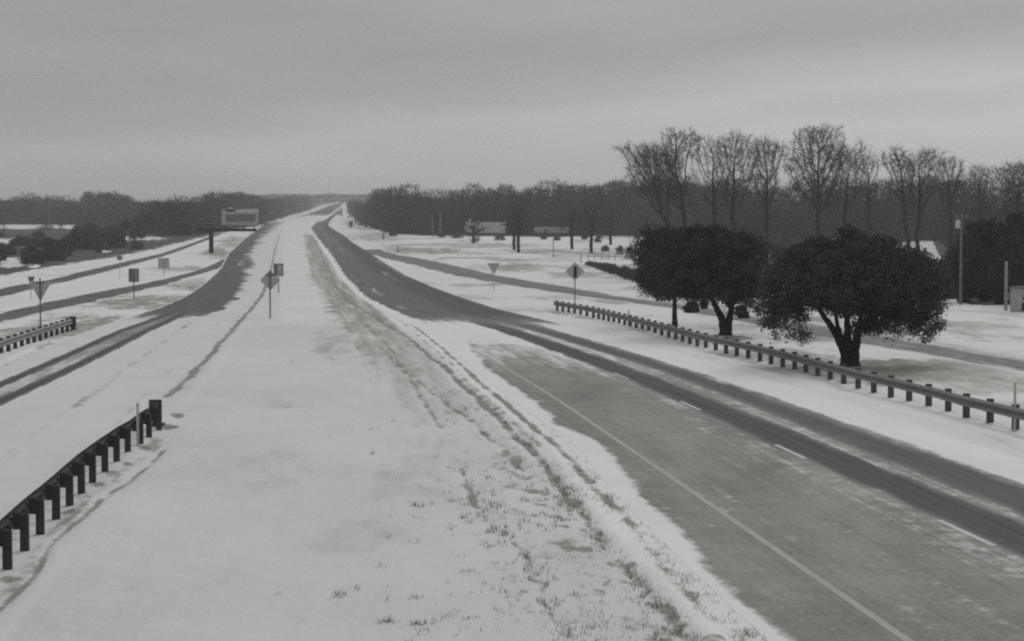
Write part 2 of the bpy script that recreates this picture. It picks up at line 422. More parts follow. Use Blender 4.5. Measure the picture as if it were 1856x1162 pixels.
def road_sheet(name, table, ncol, py_lo, py_hi, attr_fn, lift, mat, parent=None):
    pys, l, r = table
    sel = np.where((ROW_PY >= py_lo) & (ROW_PY <= py_hi))[0]
    py = ROW_PY[sel]; Y = ROWS[sel]; fw = ROW_FW[sel]
    u = np.linspace(0, 1, ncol)
    px = np.interp(py, pys, l)[:, None] * (1 - u) + np.interp(py, pys, r)[:, None] * u
    X = (px - CXP) / FPX * fw[:, None]
    Z = g(Y)[:, None] + lift + Y[:, None] * 1.5e-5 + 0 * X
    YY = Y[:, None] + 0 * X
    V = np.stack([X, YY, Z], -1).reshape(-1, 3)
    nr = len(sel)
    i = np.arange(nr * ncol).reshape(nr, ncol)
    F = np.stack([i[:-1, :-1], i[:-1, 1:], i[1:, 1:], i[1:, :-1]], -1).reshape(-1, 4)
    o = np_mesh(name, V, F, mat, parent, True)
    for nm, val in (('across', X - X[:, ncol // 2:ncol // 2 + 1]), ('along', YY), ('clean', 0 * X + (0.9 if table is R_SHEET else 0.35))):
        a = o.data.attributes.new(nm, 'FLOAT', 'POINT'); a.data.foreach_set('value', val.astype(np.float32).ravel())
    if attr_fn:
        snow, wet = attr_fn(u[None, :] + 0 * px, px, py[:, None] + 0 * px, X, YY)
        for nm, val in (('snow', snow), ('wet', wet)):
            a = o.data.attributes.new(nm, 'FLOAT', 'POINT')
            a.data.foreach_set('value', np.clip(val, -1, 2).astype(np.float32).ravel())
    return o

def band(u, a, b, s):
    return sstep(a - s, a + s, u) * (1 - sstep(b - s, b + s, u))

LIP = np.array(sorted([(1400, 1700), (1162, 1438), (1100, 1368), (1060, 1325), (1000, 1262), (950, 1215), (900, 1160), (870, 1140), (800, 1085), (770, 1010), (740, 985), (700, 930), (680, 902), (640, 862), (615, 845), (600, 800), (560, 712), (540, 668), (500, 628), (460, 601), (430, 576), (413, 564), (400, 578), (367, 625)]))
def right_attr(u, px, py, X, Y):
    w = (fbm(X * 1.0, Y * 0.55, 3, 4) - 0.5)
    us = u
    u = (px - np.interp(py, R_MAIN[0], R_MAIN[1])) / (np.interp(py, R_MAIN[0], R_MAIN[2]) - np.interp(py, R_MAIN[0], R_MAIN[1]))
    lip = np.interp(py, LIP[:, 0], LIP[:, 1]) + w * 2600 / Y * (1 + 0.004 * Y) * 0.55
    soft = 1300 / Y + 1.5
    snow = 1 - sstep(lip - soft, lip + soft, px)
    # drifted snow across the inner lane, and the thin film beyond it
    patch = sstep(566, 576, py + w * 10 - (px - 720) * 0.03) * (1 - sstep(606, 634, py - (px - 830) * 0.03 + w * 22)) * (1 - sstep(0.50, 0.57, u))
    snow = np.maximum(snow, patch * 0.95)
    far_on = 1 - sstep(566, 600, py)
    t1a = np.interp(py, [560, 668, 1000], [0.50, 0.545, 0.563]); t1b = np.interp(py, [560, 668, 1000], [0.62, 0.655, 0.672])
    t2a = np.interp(py, [560, 668, 1000], [0.68, 0.735, 0.705]); t2b = np.interp(py, [560, 668, 1000], [0.80, 0.815, 0.855])
    e = np.interp(py, [560, 700, 1000], [0.03, 0.018, 0.010])
    ut = u + (fbm(X * 2.0, Y * 0.35, 19, 3) - 0.5) * 0.03
    k1 = band(ut, t1a, t1b, e); k2 = band(ut, t2a, t2b, e * 1.5)
    strip = band(u, t1b, t2a, 0.012)
    snow = np.maximum(snow, strip * np.interp(py, [580, 620, 700, 1000], [0.55, 0.5, 0.33, 0.36]))
    wr = w * np.interp(py, [500, 700, 1100], [0.02, 0.03, 0.05])
    outer = sstep(t2b + 0.0, t2b + 0.05, u + wr)
    outer_far = sstep(0.985, 1.01, u + wr)
    snow = np.maximum(snow, outer * (1 - far_on) + outer_far * far_on)
    # thin streaks of powder in the inner lane
    snow = np.maximum(snow, 0.18 + 0.16 * sstep(0.40, 0.52, u) * (1 - k1) * (1 - far_on) + 0.3 * sstep(690, 630, py) * (1 - far_on) * (u < 0.55))
    wet = np.maximum(k1, k2 * 0.85)
    dark_far = 0.70 + 0.25 * band(u, 0.62, 0.98, 0.10)
    wet = np.where(far_on > 0, np.maximum(wet * (1 - far_on), dark_far * far_on), wet)
    wet = np.maximum(wet, 0.42 * np.exp(-(((px - 1060) / 45) ** 2 + ((py - 716) / 13) ** 2)))
    snow = np.where(k1 + k2 > 0.4, np.minimum(snow, 0.05), snow)
    snow = snow * (1 - far_on * (1 - np.clip(outer_far + (1 - sstep(lip - soft, lip + soft, px)), 0.12, 1)))
    pw = sstep(0.50, 0.66, fbm(us * 16, Y * 0.012, 41, 4)) * (0.5 + 0.5 * sstep(0.35, 0.6, fbm(us * 3, Y * 0.05, 43, 3)))
    snow = np.maximum(snow, far_on * 0.37 * pw)
    veil = 1 - sstep(372, 392, py + w * 8)
    veil = np.maximum(veil, (1 - sstep(0.35, 0.6, u)) * (1 - sstep(398, 406, py)))
    snow = np.maximum(snow, veil * 0.72)
    return snow, wet
LB = np.array(sorted([(1162, 0), (590, 300), (580, 332), (570, 380), (560, 402), (540, 424), (520, 434), (500, 446), (490, 440), (480, 432), (459, 447), (433, 465), (420, 480), (407, 497), (402, 502), (395, 522), (383, 562), (367, 614)]))
def left_attr(u, px, py, X, Y):
    w = (fbm(X * 1.0, Y * 0.5, 13, 4) - 0.5)
    c = (px - 570) / (py - 420 + 1e-6)
    e = 0.035
    near = sstep(560, 590, py)
    k1 = band(c, -1.93, -1.78, e); k1b = band(c, -1.86 + 0.0, -1.74, e)
    ca = np.interp(py, [570, 600, 740], [-1.60, -1.70, -1.87]); cb = np.interp(py, [570, 600, 740], [-1.78, -1.95, -2.10])
    k1 = band(c, ca - 0.05, ca + 0.055, e); k2 = band(c, cb - 0.045, cb + 0.05, e)
    mid = band(c, cb + 0.05, ca - 0.05, 0.03)
    snow_near = np.where(k1 + k2 > 0.35, 0.0, 0.95)
    snow_near = np.where(mid > 0.5, np.interp(py, [570, 600, 640, 740], [0.1, 0.25, 0.45, 0.55]), snow_near)
    # old faint wheel ruts in the inner lane
    rut = band(c, -1.40, -1.33, 0.03) + 0.8 * band(c, -1.06, -1.01, 0.02)
    snow_near = snow_near - rut * (0.33 + w * 0.7)
    lim = np.interp(py, LB[:, 0], LB[:, 1]) + w * 34
    tail = (fbm(X * 0.15, Y * 0.25, 31, 3) - 0.5) * 60
    snow_far = sstep(lim - 10, lim + 14 + np.abs(tail), px + tail * 0.5) * 0.95
    snow_far = np.maximum(snow_far, (1 - sstep(0.0, 0.06, u + w * 0.05)) * 0.9)
    mid_grey = np.exp(-(((px - 450) / 14) ** 2 + ((py - 478) / 10) ** 2))
    snow_far = snow_far * (1 - 0.75 * mid_grey)
    snow = snow_near * near + snow_far * (1 - near)
    snow = np.maximum(snow, (1 - sstep(396, 412, py + w * 10)) * 0.85)
    wet = (np.maximum(k1, k2)) * near + (1 - near) * 0.85
    return snow, wet
def plain_attr(s0, w0, edge=0.12, seed=1, extra=None):
    def fn(u, px, py, X, Y):
        w = (fbm(X * 0.5, Y * 0.2, seed, 4) - 0.5)
        snow = np.maximum(1 - sstep(0, edge, u + w * 0.25), sstep(1 - edge, 1, u + w * 0.25))
        snow = np.maximum(snow, s0 + w * 0.7)
        if extra: snow = np.maximum(snow, extra(u, px, py, w))
        return snow, w0 + w * 0.5
    return fn

hw = road_sheet('highway', R_SHEET, 90, 366.5, 1390, right_attr, 0.004, M['road'])
tag(hw, 'right hand highway carriageway, frosted with dark tyre tracks', kind='structure')
hl = road_sheet('highway', L_MAIN, 80, 366.5, 1390, left_attr, 0.004, M['road'])
tag(hl, 'left hand highway carriageway, snow covered with two tyre tracks', kind='structure')
lr = road_sheet('ramp_road', L_RAMP, 14, 470, 680, plain_attr(0.08, 0.80, 0.18, 5), 0.0035, M['road'])
tag(lr, 'narrow ramp joining the left carriageway', kind='structure')
lf = road_sheet('frontage_road', L_FRONT, 14, 422, 640, plain_attr(0.08, 0.85, 0.18, 6), 0.0035, M['road'])
tag(lf, 'frontage road in front of the dark brush on the left', kind='structure')
rf = road_sheet('frontage_road', R_FRONT, 20, 452, 760, plain_attr(0.08, 0.45, 0.16, 8, lambda u, px, py, w: 0.30 * sstep(520, 560, py) + 0.3 * sstep(0.45, 0.9, u) * sstep(505, 540, py)), 0.003, M['road'])
tag(rf, 'frontage road curving behind the right guardrail and oaks', kind='structure')

# markings: thin sheets just above the carriageway
def stripe(name, table, uc, width, y0, y1, mat, parent, lift=0.009):
    pys, l, r = table
    sel = ROWS[(ROWS > y0) & (ROWS < y1)]
    Y = np.concatenate([[y0], sel, [y1]])
    py = np.interp(Y, ROWS, ROW_PY); fw = np.interp(Y, ROWS, ROW_FW)
    px = np.interp(py, pys, l) * (1 - uc) + np.interp(py, pys, r) * uc
    X = (px - CXP) / FPX * fw
    V = np.concatenate([np.stack([X - width / 2, Y, g(Y) + lift + Y * 1.5e-5], -1), np.stack([X + width / 2, Y, g(Y) + lift + Y * 1.5e-5], -1)])
    n = len(Y); i = np.arange(n - 1)
    F = np.stack([i, i + n, i + n + 1, i + 1], -1)
    return np_mesh(name, V, F, mat, parent)
stripe('edge_line', R_MAIN, 0.214, 0.15, 16, 91, M['line_yellow'], hw)
for yc in (24.6, 36.8, 50.4, 63.7, 76.9):
    stripe('lane_dash', R_MAIN, 0.553, 0.13, yc - 1.6, yc + 1.6, M['line_white'], hw)

# ------------------------------------------------------------------ ground
S = np.concatenate([np.linspace(-1.6, -0.28, 40)[:-1], np.linspace(-0.28, 0.28, 900), np.linspace(0.28, 1.6, 40)[1:]])
GYr = np.concatenate([[-40, -10], ROWS])
GX = S[None, :] * (np.maximum(GYr, 0)[:, None] + 12)
GYY = GYr[:, None] + 0 * GX
GZZ = g(GYr)[:, None] + 0 * GX
PX, PY, FW = project(GX, np.maximum(GYY, 6), GZZ)
# distance (m) to the nearest pavement edge, negative inside
dist = np.full(GX.shape, 1e3)
for k, (pys, l, r) in ROADS.items():
    lm = (np.interp(PY, pys, l) - PX) * FW / FPX
    rm = (PX - np.interp(PY, pys, r)) * FW / FPX
    d = np.maximum(lm, rm)
    ok = (PY >= pys[0]) & (PY <= pys[-1])
    dist = np.where(ok, np.minimum(dist, d), dist)
away = sstep(0.15, 1.2, dist)
bare = np.zeros_like(GX); fresh = np.full_like(GX, 0.35); dark = np.zeros_like(GX); dz = np.zeros_like(GX); thin = np.zeros_like(GX)
wob = fbm(GX * 0.7, GYY * 0.28, 5, 5) - 0.5
wob2 = fbm(GX * 2.2, GYY * 1.1, 25, 4) - 0.5
def streak(pts, half, amt, rut=0.0, wobble=0.5, fade=None):
    """a rut or thin line of uncovered grass; pts in (px, py), half width in metres"""
    global bare, dz
    a = np.array(sorted((p[1], p[0]) for p in pts))
    c = np.interp(PY, a[:, 0], a[:, 1])
    d = (PX - c) * FW / FPX + wob * wobble
    ok = (PY >= a[0, 0]) & (PY <= a[-1, 0])
    m = np.exp(-(d / half) ** 2) * ok * sstep(a[0, 0], a[0, 0] + 8, PY)
    if fade: m = m * np.interp(PY, [f[0] for f in fade], [f[1] for f in fade])
    bare = np.maximum(bare, amt * m * (0.72 + 0.9 * wob2))
    dz -= rut * m
def blob(px, py, rx, ry, amt, dk=None, w=0.6):
    global bare, dark
    q = ((PX - px) / rx) ** 2 + ((PY - py) / ry) ** 2 + wob * w * 3.5 + wob2 * 2.2
    m = 1 - sstep(0.1, 1.5, q)
    bare = np.maximum(bare, amt * m)
    if dk is not None: dark = np.maximum(dark, dk * m)
def thinblob(px, py, rx, ry, amt):
    global thin
    q = ((PX - px) / rx) ** 2 + ((PY - py) / ry) ** 2 + wob * 2.5 + wob2 * 1.5
    thin = np.maximum(thin, amt * (1 - sstep(0.1, 1.5, q)))
def snowblob(px, py, rx, ry):
    global bare
    q = ((PX - px) / rx) ** 2 + ((PY - py) / ry) ** 2 + wob * 3.0 + wob2 * 2.5
    bare = bare * sstep(0.1, 1.5, q)
RUT_A = [(575, 428), (592, 455), (618, 490), (655, 522), (693, 544), (748, 590), (804, 634), (860, 682), (911, 730), (964, 773), (1010, 812), (1049, 847), (1095, 900), (1140, 950), (1195, 1020), (1262, 1090), (1330, 1160), (1420, 1250)]
RUT_B = [(570, 430), (585, 470), (606, 515), (629, 544), (680, 575), (735, 608), (778, 642), (820, 677), (862, 716), (905, 757), (945, 798), (985, 839), (1033, 890), (1065, 943), (1100, 985), (1150, 1040), (1205, 1100), (1270, 1170), (1330, 1250)]
RUT_C = [(566, 430), (580, 480), (610, 540), (661, 587), (703, 624), (718, 645), (730, 669), (758, 706), (783, 746), (800, 775)]
RUT_D = [(560, 430), (572, 500), (592, 545), (618, 576), (638, 610), (650, 634), (664, 670), (677, 704), (673, 727), (676, 745)]
RUT_E = [(700, 640), (735, 672), (767, 698), (815, 730), (863, 772), (895, 800), (916, 821), (940, 850)]
RUT_F = [(835, 840), (847, 863), (862, 895), (879, 927), (900, 955), (927, 985), (953, 1022), (972, 1060), (990, 1092), (1040, 1160)]
RUT_G = [(553, 430), (563, 480), (575, 520), (592, 580), (600, 620), (604, 660)]
f_far = [(430, 1), (800, 1), (900, 0.85), (1000, 0.6), (1162, 0.5)]
for pts, half, amt, rut, wbl, fd in ((RUT_A, 0.17, 1.05, 0.08, 0.25, f_far), (RUT_B, 0.18, 1.15, 0.09, 0.28, f_far), (RUT_C, 0.17, 0.85, 0.05, 0.35, None), (RUT_D, 0.13, 0.72, 0.03, 0.3, [(430, 1), (640, 0.9), (720, 0.3)]),
                                     (RUT_E, 0.15, 0.85, 0.05, 0.4, None), (RUT_F, 0.14, 0.75, 0.03, 0.5, None), (RUT_G, 0.25, 0.5, 0.02, 0.5, None)):
    streak(pts, half, amt, rut, wbl, fd)
streak([(x - 14 * (y - 400) / 200, y) for x, y in RUT_A if y < 900], 0.14, 0.72, 0.05, 0.35)
# thin snow between the ruts: grass shows through everywhere in the far part, in tufts nearer
lft = np.interp(PY, [425, 500, 560, 640, 800, 1000, 1250], [548, 556, 590, 640, 735, 850, 900])
rgt = np.interp(PY, [425, 500, 560, 640, 800, 1000, 1250], [570, 618, 690, 770, 925, 1130, 1420])
ac = (PX - lft) / (rgt - lft + 1e-6)
lnY = np.log(np.maximum(GYY, 5))
inside = sstep(-0.12, 0.30, ac + wob * 0.5) * sstep(-6, 10, rgt - PX) * (PY > 425)
s1 = fbm(ac * 11, lnY * 9, 301, 4); s2 = fbm(ac * 34, lnY * 16, 302, 4)
thin = np.maximum(thin, inside * np.interp(PY, [425, 560, 640, 720, 820, 1162], [0.80, 0.72, 0.54, 0.32, 0.20, 0.14]) * (0.30 + 1.35 * s1))
bare = np.maximum(bare, inside * np.interp(PY, [425, 540, 640, 760, 900, 1162], [0.40, 0.42, 0.42, 0.37, 0.34, 0.31]) * sstep(0.42, 0.66, s2) * (0.6 + 0.8 * s1) * sstep(0.0, 0.5, ac) ** 0.5)
wide = sstep(-0.9, 0.0, ac) * (1 - sstep(0.0, 0.3, ac)) * (PY > 600)
bare = np.maximum(bare, 0.36 * wide * sstep(0.60, 0.74, fbm(ac * 22, lnY * 34, 303, 3)))
# near part: speckled grass
spk = inside * sstep(740, 860, PY) * sstep(0.52, 0.70, fbm(GX * 3.0, GYY * 1.3, 44, 3)) * sstep(0.1, 0.8, (PX - lft) / (rgt - lft + 1e-6))
bare = np.maximum(bare, spk * 0.62)
# line of the left carriageway's shoulder
streak([(298, 722), (318, 705), (350, 680), (385, 640), (420, 600), (450, 566), (472, 540), (486, 510), (493, 480), (499, 450), (508, 420), (518, 405)], 0.20, 1.3, 0.05, 0.3)
streak([(312, 722), (352, 690), (384, 655)], 0.28, 0.55, 0.03, 0.5)
# beside the near left guardrail: blown out hollows behind each post
streak([(-60, 1170), (0, 1112), (30, 1078), (62, 1040), (88, 1000), (125, 965), (170, 925), (205, 890), (240, 862), (275, 838), (300, 808)], 0.10, 0.95, 0.06, 0.25)
streak([(-30, 1110), (30, 1060), (70, 1010), (110, 960), (155, 915), (200, 875), (250, 835), (300, 790)], 0.28, 0.62, 0.03, 0.3)
for x, y, rx, ry in ((62, 990, 26, 10), (100, 958, 26, 9), (20, 1052, 26, 12), (125, 930, 24, 9), (158, 903, 30, 8), (180, 880, 24, 7), (205, 860, 22, 7), (232, 842, 18, 6), (262, 812, 22, 6), (320, 755, 20, 7), (300, 775, 26, 6)):
    blob(x, y, rx * 0.75, ry * 0.8, 0.62, 0.25, 1.0)
# gentle marks on the open median
for x, y, rx, ry in ((520, 735, 26, 6), (600, 790, 8, 6), (530, 655, 10, 14), (590, 640, 18, 14), (612, 1075, 12, 4), (700, 1123, 14, 4), (755, 1083, 12, 5), (755, 1130, 10, 5), (615, 1130, 12, 3), (815, 1115, 12, 5), (762, 915, 7, 5), (850, 1037, 12, 6), (500, 1072, 16, 8)):
    blob(x, y, rx * 0.8, ry * 0.8, 0.44)
# left verge and ramp islands
blob(255, 548, 100, 14, 0.55); blob(160, 585, 70, 14, 0.6); blob(60, 600, 80, 10, 0.5); blob(350, 520, 40, 9, 0.5); blob(330, 545, 50, 9, 0.42)
streak([(-40, 700), (0, 672), (60, 640), (110, 612), (150, 592)], 0.5, 0.62, 0.02, 0.6)
blob(470, 435, 16, 30, 0.35); blob(420, 440, 40, 12, 0.5); blob(396, 455, 18, 9, 0.6); blob(330, 488, 60, 5, 0.45); blob(250, 500, 60, 4, 0.4); blob(448, 410, 14, 3, 0.4)
blob(60, 568, 60, 4, 0.3); blob(100, 500, 80, 4, 0.4); blob(180, 485, 60, 3, 0.35)
for x, y, rx, ry, a in ((255, 548, 120, 17, 0.75), (150, 590, 110, 20, 0.8), (60, 606, 100, 14, 0.7), (350, 518, 60, 12, 0.7), (330, 545, 60, 12, 0.7), (395, 458, 30, 12, 0.8), (430, 440, 40, 12, 0.7), (60, 568, 90, 5, 0.5), (330, 488, 70, 6, 0.6),
                        (470, 440, 22, 36, 0.55), (520, 735, 60, 12, 0.35), (600, 620, 40, 30, 0.45), (180, 690, 60, 20, 0.35), (480, 850, 90, 60, 0.28), (640, 960, 120, 40, 0.3), (760, 880, 90, 60, 0.32)):
    thinblob(x, y, rx, ry, a)
# left field: dark dead growth with snow between
fld_b = np.interp(PX, [-2000, 0, 100, 200, 260, 300, 340, 400, 460, 520, 560], [640, 500, 482, 466, 456, 446, 436, 422, 410, 398, 390])
fld = sstep(-3, 3, fld_b + wob * 10 - PY) * (PX < 620) * (PY > 330)
bare = np.maximum(bare, fld * 1.15); dark = np.maximum(dark, fld)
for x, y, rx, ry in ((38, 411, 52, 5), (97, 411, 12, 4), (124, 411, 14, 4), (22, 438, 34, 6), (-40, 430, 30, 5), (150, 434, 14, 3), (180, 433, 14, 4), (225, 433, 28, 4), (270, 432, 30, 4), (18, 474, 20, 8), (20, 481, 28, 5), (188, 455, 14, 4), (62, 483, 12, 3), (62, 450, 22, 3)):
    snowblob(x, y, rx, ry)
# right hand verge, fresher snow, with tracks and grass
fresh = np.maximum(fresh, 0.70 * sstep(0, 60, PX - np.interp(PY, R_MAIN[0], R_MAIN[1]) - 20))
fresh = np.maximum(fresh, 0.75 * (1 - sstep(0, 50, PX - np.interp(PY, [380, 500, 600, 700], [520, 420, 180, -100]))))
fresh = np.maximum(fresh, 0.95 * band(dist + wob * 0.7, -0.5, 1.1, 0.4) * (PX > 560) * (PX < np.interp(PY, R_MAIN[0], R_MAIN[2])))
fresh = np.maximum(fresh, 0.62 * sstep(480, 520, PX) * (1 - sstep(560, 640, PY)))
for x, y, rx, ry, a in ((735, 452, 45, 5, 0.6), (800, 455, 50, 6, 0.62), (930, 483, 36, 7, 0.6), (860, 460, 60, 4, 0.5), (700, 446, 30, 4, 0.5), (960, 457, 45, 3, 0.62), (1040, 458, 40, 3, 0.5), (900, 443, 40, 3, 0.5), (840, 436, 40, 3, 0.5),
                        (1060, 565, 40, 5, 0.35), (960, 545, 60, 5, 0.30), (1640, 672, 90, 14, 0.58), (1700, 690, 60, 8, 0.45), (1580, 655, 60, 8, 0.6), (1450, 655, 60, 9, 0.5), (1335, 612, 40, 6, 0.7), (1480, 605, 70, 12, 0.5), (1600, 600, 70, 8, 0.45),
                        (1420, 640, 70, 8, 0.40), (1750, 612, 60, 4, 0.4), (1800, 700, 80, 8, 0.3), (640, 404, 16, 10, 0.35), (660, 414, 24, 6, 0.45), (690, 425, 22, 4, 0.5), (1440, 580, 60, 8, 0.45), (1350, 580, 60, 4, 0.35), (1110, 600, 60, 2, 0.2)):
    blob(x, y, rx, ry, a)
for x, y, rx, ry, a in ((740, 515, 60, 5, 0.5), (820, 540, 90, 6, 0.5), (930, 560, 90, 6, 0.45), (1010, 540, 60, 5, 0.5), (1100, 575, 100, 5, 0.5), (1250, 600, 120, 6, 0.45), (1400, 640, 120, 14, 0.7), (1640, 675, 150, 24, 0.85), (1540, 610, 160, 14, 0.8), (1780, 700, 120, 14, 0.5),
                        (1440, 585, 90, 12, 0.7), (1700, 590, 60, 4, 0.4), (1800, 618, 70, 4, 0.6), (1340, 590, 70, 10, 0.5), (880, 445, 120, 5, 0.65), (760, 455, 80, 7, 0.8), (980, 455, 70, 5, 0.7), (930, 485, 60, 9, 0.75), (1000, 470, 60, 5, 0.45), (680, 430, 60, 8, 0.7), (650, 405, 30, 12, 0.7), (1100, 452, 70, 4, 0.5), (1110, 486, 60, 6, 0.4)):
    thinblob(x, y, rx, ry, a)
# lengthwise wind streaks over the right verge and lawns
strk = fbm(GX * 0.12, GYY * 0.05, 91, 4)
thin = np.maximum(thin, 0.65 * sstep(0.52, 0.72, strk) * sstep(10, 60, PX - np.interp(PY, R_MAIN[0], R_MAIN[2])) * (PY > 425))
# hard, dark ground beneath the right hand wood and thicket
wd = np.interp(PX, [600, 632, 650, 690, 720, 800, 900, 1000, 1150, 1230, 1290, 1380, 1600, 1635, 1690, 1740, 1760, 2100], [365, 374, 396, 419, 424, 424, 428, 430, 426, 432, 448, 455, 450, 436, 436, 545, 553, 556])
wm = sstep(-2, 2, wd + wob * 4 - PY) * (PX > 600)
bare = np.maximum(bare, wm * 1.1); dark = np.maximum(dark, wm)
# guardrail foot, right side
streak([(1000, 566), (1079, 578), (1169, 603), (1273, 631), (1376, 656), (1487, 685), (1602, 717), (1709, 745), (1841, 782), (2000, 822)], 0.30, 0.55, 0.03, 0.4)
# relief of the snow cover
rel = (fbm(GX * 0.35, GYY * 0.2, 61, 4) - 0.5) * 0.22 + (fbm(GX * 2.0, GYY * 1.2, 71, 3) - 0.5) * 0.05
berm = 0.10 * band(dist + wob * 0.5, 0.25, 0.9, 0.3) * sstep(12, 25, GYY)
mound = 0.9 * np.exp(-(((PX - 1760) / 90) ** 2)) * np.exp(-((GYY - 158) / 12) ** 2) * (PX < 1900)
near_w = 1 - sstep(200, 420, GYY)
GZ2 = GZZ + away * ((rel + dz) * near_w + berm * near_w)
GZ2 += (0.002 + GYY * 1.4e-5) * (dist > 0.0) * (dist < 900)
V = np.stack([GX, GYY, GZ2], -1).reshape(-1, 3)
nr, nc = GX.shape
ii = np.arange(nr * nc).reshape(nr, nc)
F = np.stack([ii[:-1, :-1], ii[:-1, 1:], ii[1:, 1:], ii[1:, :-1]], -1).reshape(-1, 4)
ground = np_mesh('ground', V, F, M['snow'], None, True)
tag(ground, 'snow covered ground with dry grass showing through', kind='structure')
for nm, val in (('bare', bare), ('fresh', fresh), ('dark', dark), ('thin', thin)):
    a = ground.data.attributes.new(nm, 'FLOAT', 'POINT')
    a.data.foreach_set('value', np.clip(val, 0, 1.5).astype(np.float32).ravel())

# ------------------------------------------------------------------ guardrails
W_PROFILE = [(0.0, -0.155), (0.012, -0.14), (0.075, -0.105), (0.083, -0.085), (0.075, -0.065), (0.012, -0.02), (0.0, 0.0), (0.012, 0.02), (0.075, 0.065), (0.083, 0.085), (0.075, 0.105), (0.012, 0.14), (0.0, 0.155)]
def guardrail(base_px, side, label, beam_m, post_m, post_d, zc, n_skip=0, terminal=True, both=False, spacing=1.905, over=0.19, bw=0.15):
    """base_px: foot of the posts in the picture, far end last; side = +1 when traffic passes on the +X side of the rail"""
    P = [gp(*q) for q in base_px]
    seg = [(P[i + 1] - P[i]).length for i in range(len(P) - 1)]
    tot = sum(seg)
    def along(s):
        for i, q in enumerate(seg):
            if s <= q or i == len(seg) - 1:
                return P[i].lerp(P[i + 1], s / q), (P[i + 1] - P[i]).normalized()
            s -= q
    o = P[0].copy()
    root = thing('guardrail', o, label, 'guardrail')
    nrm = lambda t: Vector((t.y, -t.x, 0)).normalized() * side
    # beam
    mb = MB(); k = max(2, int(tot / 0.95)); rows = []
    back = 0.008
    for i in range(k + 1):
        p, t = along(tot * i / k)
        n = nrm(t); c = p - o + Vector((0, 0, zc)) + n * 0.22
        rows.append([c + n * a + Vector((0, 0, b)) for a, b in W_PROFILE] + [c + n * (a - back) + Vector((0, 0, b)) for a, b in reversed(W_PROFILE)])
    m = len(rows[0])
    for r in rows: mb.v += [tuple(q) for q in r]
    for i in range(k):
        for j in range(m):
            j2 = (j + 1) % m
            mb.f.append((i * m + j, i * m + j2, (i + 1) * m + j2, (i + 1) * m + j))
    mb.f.append(tuple(range(m - 1, -1, -1))); mb.f.append(tuple(k * m + j for j in range(m)))
    mb.build('beam', beam_m, root)
    n_post = int(tot / spacing + 1e-3) + 1
    proto = None
    for i in range(n_post):
        p, t = along(tot - i * spacing if True else 0)
        rz = math.atan2(t.y, t.x) - math.pi / 2
        if proto is None:
            b = MB(); b.box((0, 0, (zc + over - 0.3) / 2), (post_d[0], post_d[1], zc + over + 0.3), 0, 0.97)
            proto = b.build('post', post_m, root)
            b2 = MB(); b2.box((side * (post_d[0] / 2 + 0.062), 0, zc - 0.02), (0.12, bw, 0.30))
            bl = b2.build('block', post_m, proto)
            q = proto
        else:
            q = proto.copy(); COL.objects.link(q); q.parent = root
            c = bl.copy(); COL.objects.link(c); c.parent = q
        q.location = p - o; q.rotation_euler = (0, 0, rz)
    if terminal:
        p, t = along(tot)
        n = nrm(t)
        rz = math.atan2(t.y, t.x) - math.pi / 2
        b = MB(); c = p - o + t * 0.75 + n * 0.20
        b.box((c.x, c.y, zc - 0.04), (0.36, 0.07, 0.62), rz)
        b.box((c.x - t.x * 0.28, c.y - t.y * 0.28, zc + 0.02), (0.20, 0.5, 0.36), rz)
        b.box((c.x, c.y, zc / 2 - 0.35), (0.16, 0.16, zc + 0.1), rz)
        b.box((c.x + t.x * 0.5, c.y + t.y * 0.5, 0.06), (0.34, 0.5, 0.10), rz)
        b.build('end_terminal', post_m, root)
    return root
guardrail([(-95, 1140), (-30, 1076), (10, 1036), (43, 1001), (74, 968), (101, 943), (126, 918), (148, 895), (169, 874), (192, 855), (213, 838), (232, 823), (251, 812), (267, 797), (288, 782)], -1,
          'near left guardrail on dark timber posts with end terminal beside the snowy median', M['galv_dark'], M['wood_dark'], (0.15, 0.13), 0.56, over=0.10, bw=0.11)
guardrail([(-110, 690), (-50, 663), (0, 642), (60, 621), (122, 600)], 1,
          'far left guardrail below the grey yield sign back', M['galv'], M['wood_dark'], (0.17, 0.19), 0.52)
guardrail([(2010, 824), (1930, 803), (1841, 779), (1750, 756), (1709, 743), (1635, 724), (1570, 707), (1513, 691), (1438, 669), (1376, 653), (1337, 644), (1273, 629), (1221, 614), (1169, 600), (1079, 576), (1010, 563)], -1,
          'long grey guardrail in front of the oaks along the right verge', M['galv'], M['wood_post'], (0.16, 0.2), 0.53, terminal=False)

# ------------------------------------------------------------------ delineators, marker posts
def marker(px, py, top, w, label, name='marker_post', mat=None, cat='marker post', group=None, band_m=None):
    p = gp(px, py); h = hgt(top, p.y)
    r = thing(name, p, label, cat, 0, group)
    b = MB(); b.box((0, 0, h / 2 - 0.1), (w, w * 0.35, h + 0.2), 0.2, 0.9); b.build('post', mat or M['delin'], r)
    b = MB(); b.box((0, -w * 0.23, h * 0.86), (w * 0.8, 0.01, 0.16), 0.2); b.build('reflector', band_m or M['sign_pale'], r)
    return r
marker(250, 812, 730, 0.075, 'slim pale delineator standing against the near left guardrail')
marker(1839, 781, 694, 0.07, 'slim delineator rising behind the right guardrail at the edge of frame', mat=M['sign_back'])
marker(1139, 591, 562, 0.09, 'short grey delineator poking above the right guardrail left of the oaks', mat=M['sign_back'])
marker(1003, 466, 431, 0.22, 'thin grey post on the snowy lawn below the dark roofed house', mat=M['sign_back'])
marker(1053, 476, 456, 0.22, 'white post beside the end of the dark hedge', mat=M['delin'])
marker(695, 434, 423, 0.5, 'tiny dark post at the foot of the right wood', mat=M['sign_dark'], band_m=M['sign_dark'])
